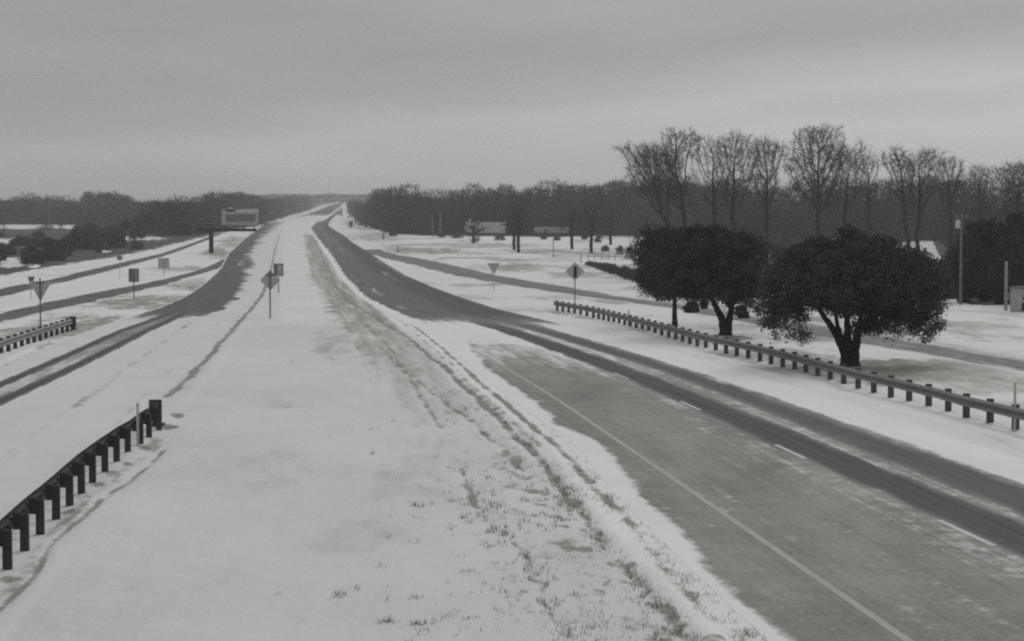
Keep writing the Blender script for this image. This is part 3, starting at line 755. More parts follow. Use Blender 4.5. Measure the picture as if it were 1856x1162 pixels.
marker(721, 458, 446, 0.3, 'tiny grey post above the right ramp where it leaves the highway', mat=M['sign_grey'], band_m=M['sign_grey'])
marker(1043, 511, 503, 0.35, 'stub', mat=M['sign_back']) if False else None

# ------------------------------------------------------------------ signs
def sign(px, py_base, outline, plate_c, label, mat, cat='road sign', post_w=0.07, post_front=True, post_top=None, rz=0.0, post_mat=None, brace=None, symbol=None, two=False, name='road_sign'):
    """outline in metres about plate_c, the plate's centre height (picture y)"""
    p = gp(px, py_base)
    r = thing(name, p, label, cat, rz)
    zc = hgt(plate_c, p.y)
    b = MB(); b.slab(round_poly(outline, 0.06), 0.02); shift(b, 0, 0, zc)
    b.build('plate', mat, r)
    zt = hgt(post_top, p.y) if post_top else zc + max(q[1] for q in outline) * 0.9
    yp = -0.045 if post_front else 0.045
    for x in ((-0.28, 0.28) if two else (0,)):
        b = MB(); b.box((x, yp, zt / 2 - 0.15), (post_w, post_w, zt + 0.3)); b.build('post', post_mat or M['pole_grey'], r)
    if brace:
        for x, z, w, hh, a in brace:
            b = MB()
            b.slab([(-w / 2, -hh / 2), (w / 2, -hh / 2), (w / 2, hh / 2), (-w / 2, hh / 2)], 0.03)
            b.v = [(q[0] * math.cos(a) - q[2] * math.sin(a) + x, q[1] + (-0.028 if post_front else -0.03), q[0] * math.sin(a) + q[2] * math.cos(a) + zc + z) for q in b.v]
            b.build('brace', post_mat or M['pole_grey'], r)
    if symbol:
        for pts in symbol:
            b = MB(); b.slab(pts, 0.006); shift(b, 0, -0.014, zc); b.build('symbol', M['black'], r)
    return r
def rect(w, h): return [(-w / 2, -h / 2), (w / 2, -h / 2), (w / 2, h / 2), (-w / 2, h / 2)]
def diamond(d): return [(0, -d), (d, 0), (0, d), (-d, 0)]
def tri(w): return [(-w / 2, w * 0.29), (0, -w * 0.577), (w / 2, w * 0.29)]
sign(74, 607, tri(1.25), 522, 'large grey triangular yield sign seen from behind beside the far left guardrail', M['sign_back'], post_top=504, brace=[(0, 0.30, 0.5, 0.05, 0)])
sign(57, 541, [(-0.30, 0.26), (-0.16, -0.26), (0.16, -0.26), (0.30, 0.26)], 507, 'small dark sign just above and left of the big yield sign', M['sign_dark'], post_mat=M['sign_back'], post_top=512, post_w=0.05)
sign(243, 544, rect(0.86, 1.12), 499, 'dull grey rectangular sign on a thin post between the left ramp and the highway', M['sign_grey'], post_w=0.08, brace=[(-0.3, 0, 0.16, 1.0, 0)])
sign(297, 499, rect(1.42, 1.35), 477.5, 'squarish pale grey sign with a dark left edge beside the left ramp', M['sign_back'], post_mat=M['sign_back'], post_w=0.12, brace=[(-0.58, 0, 0.2, 1.3, 0)])
sign(217, 508, [(-0.40, 0.25), (-0.2, -0.25), (0.2, -0.25), (0.40, 0.25)], 468, 'small dark sign in front of the left frontage road', M['sign_dark'], post_mat=M['sign_pale'], post_w=0.06, post_top=474)
sign(490, 577, diamond(0.66), 508, 'diamond shaped grey sign seen from behind on the median', M['sign_back'], post_top=491, post_w=0.085, post_mat=M['pole_grey'], brace=[(0, 0.34, 0.62, 0.09, 0)])
sign(505, 531, rect(0.90, 1.15), 489, 'dark rectangular sign standing behind the diamond sign on the median', M['sign_dark'], post_w=0.12, post_mat=M['sign_back'], brace=[(0.12, 0.0, 0.42, 0.95, 0)])
sign(1042, 557, diamond(0.70), 492, 'diamond warning sign with a black upright symbol beside the right guardrail end', M['sign_face'], post_front=False, post_top=484, post_w=0.08,
     symbol=[[(-0.10, -0.46), (0.14, -0.46), (0.14, 0.30), (0.06, 0.42), (-0.02, 0.42), (-0.10, 0.25)]])
sign(895, 528, tri(1.25), 484, 'pale grey yield sign seen from behind between highway and right frontage road', M['sign_back'], post_w=0.07, post_mat=M['sign_back'])
sign(636, 415, rect(1.6, 2.2), 406, 'tiny dark sign on the snowy verge below the tip of the right wood', M['sign_dark'], post_w=0.3, post_mat=M['sign_dark'])
sign(619, 394, rect(1.4, 1.8), 389, 'tiny grey sign beside the far bend of the right carriageway', M['sign_grey'], post_w=0.3, post_mat=M['sign_grey'])

# billboard on a single offset column
def billboard():
    p = gp(383, 459); Y = p.y
    m_px = Y / FPX
    r = thing('billboard', p, 'offset billboard with pale border and blank grey face on one dark column', 'billboard')
    X = lambda px: (px - 383) * m_px
    Z = lambda py: hgt(py, Y)
    b = MB(); b.tube((0, 0, -1), (0, 0, Z(418)), 0.48, 0.42, 14); b.build('column', M['bark_dark'], r)
    b = MB(); b.box((X(411), 0.0, Z(417)), (X(470) - X(362), 0.5, 0.55)); b.box((X(374), 0, Z(419)), (X(388) - X(366), 1.2, 0.5)); b.build('beam', M['bark_dark'], r)
    x0, x1, z0, z1 = X(403), X(469), Z(409), Z(380)
    b = MB(); b.box(((x0 + x1) / 2, -0.35, (z0 + z1) / 2), (x1 - x0, 0.3, z1 - z0)); b.build('panel', M['sign_back'], r)
    b = MB(); b.box((X(437), -0.53, Z(395)), (X(464) - X(411), 0.05, Z(388) - Z(401))); b.build('face', M['sign_dark'], r)
    b = MB(); b.box(((X(431) + x1) / 2, -0.54, Z(382.5)), (x1 - X(431), 0.08, Z(379) - Z(386))); b.build('top_board', M['sign_pale'], r)
    b = MB(); b.slab([(-1.1, 0), (1.1, 0), (0.5, 0.7), (0.0, 1.0), (-0.5, 0.55)], 0.2); shift(b, X(418), -0.4, z1 - 0.35); b.build('cut_out', M['sign_back'], r)
    b = MB()
    for k in range(4): b.box((x0 + (x1 - x0) * (0.12 + 0.25 * k), 0.0, (z0 + Z(417)) / 2 + 1.0), (0.2, 0.2, 3.2))
    b.box(((x0 + x1) / 2, -0.95, z0 - 0.15), (x1 - x0, 0.8, 0.08)); b.build('catwalk', M['galv_dark'], r)
    return r
billboard()

# ------------------------------------------------------------------ poles
def pole(px, Y, top, r0, label, mat, arms=True, can=False, base_py=None, name='utility_pole', cat='utility pole'):
    p = gp(px, base_py) if base_py else at(px, Y)
    h = hgt(top, p.y)
    r = thing(name, p, label, cat)
    b = MB(); b.tube((0, 0, -0.5), (0, 0, h), r0, r0 * 0.75, 10); b.build('shaft', mat, r)
    if arms:
        b = MB(); b.box((0, -r0, h * 0.955), (arms, 0.1, 0.12)); b.build('crossarm', mat, r)
        b = MB()
        for x in (-0.45, 0, 0.45): b.tube((x * arms, -r0, h * 0.955 + 0.06), (x * arms, -r0, h * 0.955 + 0.22), 0.045, 0.03, 6)
        b.build('insulators', M['wall_pale'], r)
    if can:
        b = MB(); b.tube((-0.28, -0.1, hgt(414, p.y)), (-0.28, -0.1, hgt(400, p.y)), 0.19, 0.19, 12); b.tube((-0.28, -0.1, hgt(400, p.y)), (-0.28, -0.1, hgt(400, p.y) + 0.06), 0.19, 0.08, 12); b.build('transformer', M['sign_pale'], r)
    return r
pole(1741, 152, 387, 0.13, 'tall utility pole with a pale transformer before the dark cedars', M['pole_wood'], arms=0.9, can=True)
p_ = pole(1823, 141, 474, 0.13, 'short bare pale pole left of the white hut', M['pole_pale'], arms=False)
b = MB(); b.box((0, -0.2, 1.0), (0.32, 0.18, 0.5)); b.build('meter_box', M['pole_pale'], p_)
for px, lab in ((784, 'thin pale bare pole at the wood edge, left of a pair'), (798, 'thicker pale bare pole at the wood edge, right of a pair')):
    pole(px, 540, 384 if px > 790 else 388, 0.28 if px > 790 else 0.2, lab, M['pole_wood'], arms=False, name='bare_pole', cat='pole')
pole(90, 880, 355, 0.28, 'faint tall utility pole in front of the left wood', M['pole_wood'], arms=2.4)
pole(7, 520, 396, 0.16, 'dark short utility pole in the brushy field at the left edge', M['bark'], arms=1.5)
def mast():
    p = at(597, 3000); h = hgt(322, 3000)
    r = thing('radio_mast', p, 'faint thin lattice mast on the far ridge where the road vanishes', 'radio mast')
    b = MB()
    for k in range(3):
        a = k * 2.094; b.tube((math.cos(a) * 0.9, math.sin(a) * 0.9, -1), (math.cos(a) * 0.35, math.sin(a) * 0.35, h), 0.07, 0.06, 5)
    b.build('leg_frame', M['pole_grey'], r)
    b = MB()
    for j in range(26):
        z0 = h * j / 26; z1 = h * (j + 1) / 26; k0 = 0.9 - 0.55 * j / 26; k1 = 0.9 - 0.55 * (j + 1) / 26
        for k in range(3):
            a = k * 2.094; c = a + 2.094
            b.tube((math.cos(a) * k0, math.sin(a) * k0, z0), (math.cos(c) * k1, math.sin(c) * k1, z1), 0.035, 0.035, 4)
    b.build('lattice', M['pole_grey'], r)
mast()

# ------------------------------------------------------------------ buildings
def house(px0, px1, py_base, py_eave, py_ridge, label, wall, roof, depth=9.0, rz=0.0, windows=2, name='house', cat='house', door=True, chimney=False, eave=0.5, gable_end=False):
    pa = gp((px0 + px1) / 2, py_base); Y = pa.y
    w = (px1 - px0) * Y / FPX
    he, hr = hgt(py_eave, Y), hgt(py_ridge, Y)
    r = thing(name, pa + Vector((0, depth / 2, 0)), label, cat, rz)
    b = MB()
    x, y = w / 2, depth / 2
    b.v = [(-x, -y, -0.5), (x, -y, -0.5), (x, y, -0.5), (-x, y, -0.5), (-x, -y, he), (x, -y, he), (x, y, he), (-x, y, he), (-x, 0, hr - 0.12), (x, 0, hr - 0.12)]
    b.f = [(0, 1, 5, 4), (2, 3, 7, 6), (1, 2, 6, 9, 5), (3, 0, 4, 8, 7)]
    b.build('wall', wall, r)
    b = MB()
    dy = (hr - he) / y
    X, Yo = x + eave, y + eave
    zl = he - eave * dy
    top = [(-X, -Yo, zl), (X, -Yo, zl), (X, 0, hr), (-X, 0, hr), (X, Yo, zl), (-X, Yo, zl)]
    b.v = [(q[0], q[1], q[2] + 0.1) for q in top] + [(q[0], q[1], q[2] - 0.08) for q in top]
    b.f = [(0, 1, 2, 3), (3, 2, 4, 5), (9, 8, 7, 6), (11, 10, 8, 9), (0, 6, 7, 1), (5, 4, 10, 11), (1, 7, 8, 2), (2, 8, 10, 4), (0, 3, 9, 6), (3, 5, 11, 9)]
    ro = b.build('roof', roof, r)
    for k in range(windows):
        xw = -w / 2 + w * (k + 0.5) / windows + (0.9 if door else 0)
        if abs(xw) > w / 2 - 0.6: xw = w / 2 - 1.0
        b = MB(); b.box((xw, -y - 0.02, he * 0.52), (1.1, 0.05, 1.0)); wd_ = b.build('window', M['glass'], r)
        b = MB(); b.box((xw, -y - 0.03, he * 0.52 - 0.56), (1.3, 0.08, 0.08)); b.box((xw, -y - 0.03, he * 0.52 + 0.55), (1.3, 0.08, 0.08)); b.build('frame', M['wall_pale'], wd_)
    if door:
        b = MB(); b.box((-w * 0.18, -y - 0.02, 1.0), (0.95, 0.05, 2.0)); b.build('door', M['wood_post'], r)
    if chimney:
        b = MB(); b.box((-w * 0.42, 0.8, hr + 0.2), (0.7, 0.7, 1.5)); b.build('chimney', M['sign_pale'], ro)
    return r
house(846, 914, 428, 420, 403, 'low house with a wide pale metal roof at the wood edge', M['wall_dark'], M['roof_metal'], 9, -0.05, 2, chimney=True)
house(972, 1028, 429, 421, 412, 'long dark house with a dull frosted roof further right along the wood', M['wall_dark'], M['roof_dark'], 8, 0.0, 3)
def hut():
    p = gp(1872, 566); Y = p.y; k = Y / FPX
    r = thing('hut', p + Vector((0, 0.8, 0)), 'small pale flat roofed hut with dark openings cut by the right edge', 'hut')
    w = 62 * k; h = hgt(523, Y)
    b = MB(); b.box((0, 0, h / 2 - 0.15), (w, 1.6, h + 0.3)); b.build('wall', M['wall_pale'], r)
    b = MB(); b.box((0, 0, h + 0.05), (w + 0.16, 1.76, 0.1)); b.build('roof', M['roof_dark'], r)
    b = MB(); b.box((-w / 2 + 21 * k, -0.81, hgt(556, Y)), (20 * k, 0.04, 14 * k)); b.build('counter_opening', M['black'], r)
    b = MB(); b.tube((-w / 2 + 19 * k, -0.80, hgt(540, Y)), (-w / 2 + 19 * k, -0.84, hgt(540, Y)), 7 * k, 7 * k, 16); b.build('round_vent', M['pole_grey'], r)
hut()
# low rail fence before the shed
def rail_fence():
    a, c = gp(1066, 470), gp(1140, 472)
    r = thing('rail_fence', a, 'low white rail fence right of the white post, above the hedge', 'fence')
    d = c - a; n = 7
    b = MB()
    for z in (0.55, 1.05): b.tube((0, 0, z), (d.x, d.y, d.z + z), 0.07, 0.07, 6)
    b.build('rails', M['wall_pale'], r)
    for i in range(n):
        q = d * (i / (n - 1)); b = MB(); b.box((q.x, q.y, q.z + 0.5), (0.14, 0.14, 1.4)); b.build('post', M['wall_pale'], r)
rail_fence()

# ------------------------------------------------------------------ trees
def rvec(rng): 
    v = rng.normal(size=3); return Vector(v / np.linalg.norm(v))
def grow(rng, H, spread, trunk_frac=0.42, r0=0.32, lean=(0, 0), levels=5, forks=3, wig=0.22, up=0.10, kids=(3, 4, 4, 4, 4), r_min=0.012):
    """returns (thick pipes, twig segments): lists of ([points], [radii])"""
    thick, twigs = [], []
    def branch(p, d, ln, r, lev):
        n = 5 if lev < 2 else (4 if lev < 4 else 2)
        pts = [p.copy()]; rad = [r]
        tip = r * (0.55 if lev == 0 else 0.35)
        d = d.normalized()
        for i in range(n):
            d = (d + rvec(rng) * wig * (0.35 if lev == 0 else 1) + Vector((0, 0, up if lev > 0 else 0.15))).normalized()
            pts.append(pts[-1] + d * (ln / n)); rad.append(max(r_min, r + (tip - r) * (i + 1) / n))
        (thick if lev <= 2 else twigs).append((pts, rad))
        if lev >= levels: return
        nk = kids[lev]
        for k in range(nk):
            if lev == 0:
                t = 1.0 if k < forks else rng.uniform(0.5, 0.95)
            else:
                t = 1.0 if k == 0 else rng.uniform(0.3, 0.95)
            f = t * n; i = min(int(f), n - 1); q = pts[i].lerp(pts[i + 1], f - i)
            dd = (pts[i + 1] - pts[i]).normalized()
            side = dd.orthogonal().normalized(); side.rotate(Matrix.Rotation(rng.uniform(0, 6.283) + k * 2.4, 3, dd))
            ang = rng.uniform(0.3, 0.65) if lev == 0 else (rng.uniform(0.1, 0.4) if k == 0 else rng.uniform(0.5, 1.1))
            nd = dd * math.cos(ang) + side * math.sin(ang) * spread
            rr = rad[i] * (0.72 if k == 0 else rng.uniform(0.45, 0.62))
            branch(q, nd, ln * (rng.uniform(0.62, 0.85) if lev else rng.uniform(0.55, 0.8)), max(r_min, rr), lev + 1)
    branch(Vector((0, 0, -0.4)), Vector((lean[0], lean[1], 1)), H * trunk_frac, r0, 0)
    zmax = max(q.z for b in thick + twigs for q in b[0])
    k = H / zmax
    for b in thick + twigs:
        for q in b[0]:
            q *= k
    return thick, twigs
def twig_mesh(name, twigs, mat, parent, wscale=1.0):
    V = []; Fc = []
    for pts, rad in twigs:
        for i in range(len(pts) - 1):
            p, q = pts[i], pts[i + 1]
            d = (q - p)
            if d.length < 1e-5: continue
            u = d.orthogonal().normalized(); w = d.normalized().cross(u)
            b = len(V)
            for c, r in ((p, rad[i] * wscale), (q, rad[i + 1] * wscale)):
                V += [c + u * r, c + (w * 0.866 - u * 0.5) * r, c + (-w * 0.866 - u * 0.5) * r]
            for k in range(3):
                j = (k + 1) % 3
                Fc.append((b + k, b + j, b + 3 + j, b + 3 + k))
    return np_mesh(name, np.array(V), np.array(Fc), mat, parent)
def colonize(rng, H, crown, stem, n_att=900, step=0.30, infl=2.4, kill=0.55):
    """grow a tree into its crown volume. crown: ellipsoids (x, y, z, rx, ry, rz); stem: points of the trunk"""
    c = np.array(crown, float); w = c[:, 3] * c[:, 4] * c[:, 5]
    k = rng.choice(len(c), n_att, p=w / w.sum())
    d = rng.normal(size=(n_att, 3)); d /= np.linalg.norm(d, axis=1)[:, None]
    A = c[k, :3] + d * (rng.uniform(0, 1, n_att) ** 0.42)[:, None] * c[k, 3:6]
    nodes = [np.array(stem[0], float)]; par = [-1]
    for p in stem[1:]:
        p = np.array(p, float)
        while np.linalg.norm(p - nodes[-1]) > step:
            q = nodes[-1]; v = p - q; v /= np.linalg.norm(v)
            nodes.append(q + v * step + rng.normal(size=3) * step * 0.10); par.append(len(nodes) - 2)
    alive = np.ones(n_att, bool)
    near = np.full(n_att, 1e9); idx = np.zeros(n_att, int); done = 0
    for it in range(140):
        for q in range(done, len(nodes)):
            dd = np.linalg.norm(A - nodes[q], axis=1)
            m = dd < near; near[m] = dd[m]; idx[m] = q
        done = len(nodes)
        alive &= near > kill
        R = infl if it > 6 else 6.0
        act = alive & (near < R)
        if not act.any(): break
        new = []
        for q in np.unique(idx[act]):
            v = (A[act & (idx == q)] - nodes[q]); v /= np.linalg.norm(v, axis=1)[:, None]
            v = v.sum(0) + rng.normal(size=3) * 0.45
            v /= np.linalg.norm(v) + 1e-9
            new.append((nodes[q] + v * step, q))
        for p, q in new:
            nodes.append(p); par.append(q)
        if len(nodes) > 5000: break
    return np.array(nodes), np.array(par)
def bare_tree(name, p, H, label, crown, stem, seed, group=None, r_tip=0.011, r_trunk=0.2, n_att=900, step=0.30, twigs=2, twig_len=0.6, bark=None, twig=None):
    rng = np.random.default_rng(seed)
    nodes, par = colonize(rng, H, crown, stem, n_att, step, infl=step * 8, kill=step * 1.8)
    n = len(nodes); e = 2.25
    acc = np.zeros(n); rad = np.zeros(n)
    for i in range(n - 1, -1, -1):
        rad[i] = max(acc[i], r_tip ** e) ** (1 / e)
        if par[i] >= 0: acc[par[i]] += rad[i] ** e
    k = r_trunk / rad[0]
    rad = np.maximum(rad * (k if k < 1 else 1), r_tip); 
    if k > 1: rad = rad * (1 + (k - 1) * np.clip(rad / rad[0], 0, 1))
    kids = [[] for _ in range(n)]
    for i in range(1, n): kids[par[i]].append(i)
    r = thing(name, p, label, 'tree', 0, group)
    b = MB(); tw = []
    lim = r_tip * 2.6
    stack = [(0, -1)]
    while stack:
        i, frm = stack.pop()
        ch = [frm] if frm >= 0 else []
        ch.append(i); cur = i
        while kids[cur]:
            ks = sorted(kids[cur], key=lambda q: -rad[q])
            for q in ks[1:]: stack.append((q, cur))
            cur = ks[0]; ch.append(cur)
        P = [Vector(nodes[q]) for q in ch]; R = [rad[q] for q in ch]
        if frm >= 0: R[0] = R[1]
        cut = next((q for q in range(len(R)) if R[q] < lim), len(R))
        if cut >= 2: b.pipe(P[:cut], R[:cut], 6)
        if cut < len(P): tw.append((P[max(0, cut - 1):], R[max(0, cut - 1):]))
    for i in range(n):
        if rad[i] < lim * 1.2 and par[i] >= 0:
            base = Vector(nodes[i]); d0 = Vector(nodes[i] - nodes[par[i]]).normalized()
            for q in range(twigs):
                d = (d0 + rvec(rng) * 0.9 + Vector((0, 0, 0.15))).normalized(); l_ = twig_len * rng.uniform(0.4, 1.2)
                m = base + d * l_ * 0.5 + rvec(rng) * l_ * 0.12
                tw.append(([base, m, base + d * l_ + rvec(rng) * l_ * 0.15], [r_tip * 0.9, r_tip * 0.75, r_tip * 0.5]))
    b.build('trunk', bark or M['bark'], r, True)
    twig_mesh('crown', tw, twig or M['twig'], r)
    return r
def photo_tree(px, Y, lab, crown, stem, seed, depth=0.8, **kw):
    """crown lobes (px, py, rx, ry) and trunk points (px, py) as they stand at distance Y"""
    p = at(px, Y); k = Y / FPX
    cr = [((a - px) * k, 0, hgt(b_, Y), c * k, c * k * depth, d * k) for a, b_, c, d in crown]
    st = [(0, 0, -0.4)] + [((a - px) * k, 0, hgt(b_, Y)) for a, b_ in stem]
    return bare_tree('bare_tree', p, max(c[2] + c[5] for c in cr), lab, cr, st, seed, **kw)
# the row of tall leafless trees behind the oaks
TALL = [
    (1216, 235, [(1180, 290, 42, 34), (1165, 305, 30, 20), (1205, 300, 30, 40)], [(1208, 400), (1196, 345), (1186, 322)], 'leftmost tall bare tree, leaning out over the wood'),
    (1238, 240, [(1225, 262, 30, 36), (1248, 262, 24, 38), (1222, 300, 26, 34)], [(1240, 420), (1248, 350), (1240, 300)], 'tall bare tree with a crooked stem, right beside the leaning one'),
    (1297, 232, [(1280, 282, 30, 42), (1310, 290, 24, 40), (1275, 262, 20, 24)], [(1296, 410), (1284, 370), (1293, 342)], 'tall bare tree forking in a V above the left oak'),
    (1330, 238, [(1326, 268, 36, 34), (1350, 285, 28, 40), (1315, 300, 22, 36)], [(1330, 400), (1324, 345), (1321, 310)], 'tall slender bare tree just right of the V forked one'),
    (1388, 245, [(1390, 275, 28, 26), (1385, 300, 26, 26)], [(1388, 400), (1390, 340), (1392, 300)], 'narrower bare tree in the gap between the two oaks'),
    (1488, 236, [(1475, 258, 44, 34), (1460, 300, 44, 30), (1510, 285, 34, 32), (1490, 245, 30, 24)], [(1484, 420), (1479, 340), (1477, 262)], 'tallest bare tree, straight dark stem and wide crown above the big oak'),
    (1530, 246, [(1528, 288, 34, 38), (1545, 300, 28, 28)], [(1530, 400), (1527, 340), (1526, 310)], 'bare tree with a rounded crown right of the tallest one'),
    (1574, 262, [(1572, 298, 24, 24)], [(1574, 400), (1572, 330)], 'small faint bare tree in the skyline gap over the big oak'),
    (1652, 225, [(1622, 290, 24, 30), (1634, 305, 24, 26)], [(1648, 452), (1638, 390), (1628, 318)], 'bare tree with a long leaning stem over the right of the big oak'),
    (1660, 236, [(1668, 292, 40, 26), (1690, 285, 22, 22), (1650, 300, 24, 24)], [(1660, 420), (1668, 350), (1670, 310)], 'denser bare tree beside the long leaning stem'),
    (1722, 262, [(1722, 302, 26, 24), (1708, 312, 20, 18)], [(1722, 400), (1722, 330)], 'low bare tree left of the utility pole top'),
    (1773, 300, [(1773, 312, 22, 18)], [(1773, 400), (1772, 330)], 'bare treetop just right of the utility pole'),
    (1838, 300, [(1838, 308, 28, 20), (1862, 312, 24, 20)], [(1840, 400), (1840, 330)], 'rightmost bare treetop over the cedars'),
]
for i, (px, Y, cr, st, lab) in enumerate(TALL):
    mx_ = sum(c[0] for c in cr) / len(cr); wx = max(c[0] + c[2] for c in cr) - min(c[0] - c[2] for c in cr)
    rg = np.random.default_rng(900 + i)
    sub = []
    for c in cr:
        sub.append((c[0], c[1], c[2] * 1.05, c[3] * 0.85))
        for q in range(4): sub.append((c[0] + rg.uniform(-1.05, 1.05) * c[2], c[1] + rg.uniform(-0.6, 0.7) * c[3], c[2] * rg.uniform(0.3, 0.6), c[3] * rg.uniform(0.3, 0.55)))
    cr = sub + [((mx_ + px) / 2, 348, wx * 0.32, 40), (mx_, 335, wx * 0.46, 26)]
    st = [q for q in st if q[1] >= 365][:1] + [(0.5 * (st[0][0] + st[-1][0]), 396)]
    photo_tree(px, Y, lab, cr, st, 11 + i, n_att=int(rg.uniform(0.17, 0.26) * sum(c[2] * c[3] for c in cr)), r_tip=rg.uniform(0.014, 0.018), r_trunk=rg.uniform(0.19, 0.27), step=0.27, twigs=int(rg.integers(3, 7)), twig_len=rg.uniform(0.7, 1.1), bark=M['bark_tall'])

# ------------------------------------------------------------------ live oaks
def leaf_cloud(rng, centres, n, size, flat=0.75):
    """n small leaf quads spread through a set of clumps (x, y, z, rx, ry, rz, weight)"""
    c = np.array(centres, float)
    wgt = c[:, 3] * c[:, 4] * c[:, 5]; wgt = wgt / wgt.sum()
    k = rng.choice(len(c), n, p=wgt)
    d = rng.normal(size=(n, 3)); d /= np.linalg.norm(d, axis=1)[:, None]
    rad = rng.uniform(0.25, 1.0, n) ** 0.55
    rad *= 1 + 0.16 * np.abs(rng.normal(size=n)) * rng.choice([-1, 1], n)
    rad = np.where(rng.uniform(size=n) < 0.06, rng.uniform(0.95, 1.28, n), rad)
    P = c[k, :3] + d * rad[:, None] * c[k, 3:6]
    return leaf_quads(rng, P, size)
def leaf_quads(rng, P, size):
    n = len(P)
    a = rng.normal(size=(n, 3)); a /= np.linalg.norm(a, axis=1)[:, None]
    b = rng.normal(size=(n, 3)); b -= (a * b).sum(1)[:, None] * a; b /= np.linalg.norm(b, axis=1)[:, None]
    s = size * rng.uniform(0.6, 1.4, n)[:, None]
    V = np.stack([P - a * s, P + b * s * 0.45, P + a * s, P - b * s * 0.45], 1).reshape(-1, 3)
    F = np.arange(4 * n).reshape(n, 4)
    return V, F
def oak(px, py, outline, limbs, label, seed, leaf_mat, n_leaf, trunk_r, depth_k=0.8, size=0.062):
    """outline: clumps as (px, py, rx, ry) in the photo at the trunk's distance; limbs: (end px, end py, radius)"""
    p = gp(px, py); Y = p.y; k = Y / FPX
    rng = np.random.default_rng(seed)
    r = thing('live_oak', p, label, 'tree')
    X = lambda q: (q - px) * k
    Z = lambda q: hgt(q, Y)
    b = MB()
    for pts, r0, r1 in limbs:
        P = []; 
        for i, q in enumerate(pts):
            P.append(Vector((X(q[0]), q[2] if len(q) > 2 else 0, Z(q[1]))))
        # resample smoothly
        Q = []; m = 14
        for i in range(m + 1):
            t = i / m * (len(P) - 1); j = min(int(t), len(P) - 2)
            Q.append(P[j].lerp(P[j + 1], t - j) + rvec(rng) * (0.03 if 0 < i < m else 0))
        b.pipe(Q, [r0 + (r1 - r0) * i / m for i in range(m + 1)], 9)
    b.pipe([Vector((0, 0, -0.4)), Vector((0, 0, 0.0)), Vector((0, 0, 0.25)), Vector((0, 0, 0.5))], [trunk_r * 1.5, trunk_r * 1.3, trunk_r * 1.02, trunk_r * 0.95], 10)
    b.build('trunk', M['bark_dark'], r, True)
    cl = []
    for cx, cy, rx, ry in outline:
        R = rx * k
        for y_ in (-1, 0, 1):
            sc = 1.0 if y_ == 0 else 0.82
            cl.append((X(cx) + rng.normal() * 0.1, y_ * R * depth_k * 1.0, Z(cy) - (0.15 if y_ else 0), R * sc, R * depth_k * sc, ry * k * sc))
    # drooping skirt under the lobes
    for cx, cy, rx, ry in outline:
        for q in range(3):
            a = rng.uniform(-0.9, 0.9)
            cl.append((X(cx + a * rx), rng.normal() * 0.5, Z(cy + ry * math.sqrt(1 - a * a) * 0.95), rng.uniform(0.08, 0.16), 0.2, rng.uniform(0.18, 0.4)))
    # break the big lobes into leafy sprays
    C = np.array(cl); sprays = []
    vol = C[:, 3] * C[:, 4] * C[:, 5]; w = vol / vol.sum()
    for i in range(520):
        j = rng.choice(len(C), p=w)
        d = rng.normal(size=3); d /= np.linalg.norm(d)
        q = C[j, :3] + d * C[j, 3:6] * rng.uniform(0.35, 1.28) ** 0.5
        s = rng.uniform(0.12, 0.46)
        sprays.append((*q, s * 1.2, s * 1.2, s * 0.8))
    V1, F1 = leaf_cloud(rng, cl, int(n_leaf * 0.36), size)
    V2, F2 = leaf_cloud(rng, sprays, int(n_leaf * 0.64), size)
    np_mesh('crown', np.concatenate([V1, V2]), np.concatenate([F1, F2 + len(V1)]), leaf_mat, r)
    return r
oak(1541, 662,
    [(1500, 500, 95, 58), (1580, 490, 100, 60), (1545, 462, 80, 38), (1430, 525, 52, 52), (1650, 525, 62, 58), (1477, 478, 54, 36), (1635, 482, 46, 32), (1690, 560, 24, 44), (1410, 572, 28, 26), (1450, 585, 22, 22),
     (1600, 565, 55, 34), (1670, 590, 34, 26), (1540, 540, 60, 38), (1398, 540, 22, 34), (1690, 500, 18, 26), (1625, 600, 22, 14), (1402, 592, 14, 26), (1424, 600, 16, 16), (1452, 604, 12, 18), (1605, 600, 10, 12), (1560, 585, 22, 12)],
    [([(1536, 660), (1530, 632), (1515, 605, -0.1), (1490, 570, -0.2), (1455, 525, -0.3)], 0.26, 0.06), ([(1546, 660), (1550, 630), (1556, 600, 0.1), (1590, 565, 0.2), (1640, 530, 0.3)], 0.25, 0.06),
     ([(1541, 650), (1536, 610), (1535, 570), (1540, 500)], 0.22, 0.05), ([(1548, 640), (1552, 600), (1558, 560, -0.4), (1575, 500, -0.8)], 0.13, 0.05), ([(1533, 632), (1520, 600), (1516, 570, 0.4), (1505, 500, 0.9)], 0.13, 0.05)],
    'big round dark live oak on a short forked trunk, right of the pair', 31, M['leaf'], 120000, 0.36)
oak(1315, 609,
    [(1290, 480, 80, 62), (1340, 490, 58, 60), (1240, 490, 62, 56), (1300, 440, 66, 34), (1360, 520, 30, 34), (1270, 520, 60, 28), (1350, 440, 34, 26), (1330, 545, 34, 18)],
    [([(1313, 606), (1310, 585), (1300, 560), (1285, 535), (1265, 505)], 0.27, 0.06), ([(1318, 606), (1322, 585), (1327, 555), (1330, 520)], 0.24, 0.07), ([(1322, 560), (1345, 530), (1362, 500)], 0.10, 0.05), ([(1316, 600), (1322, 560), (1318, 500, 0.5)], 0.12, 0.05)],
    'dark live oak with a V shaped trunk left of the big oak', 32, M['leaf_dark'], 88000, 0.33)
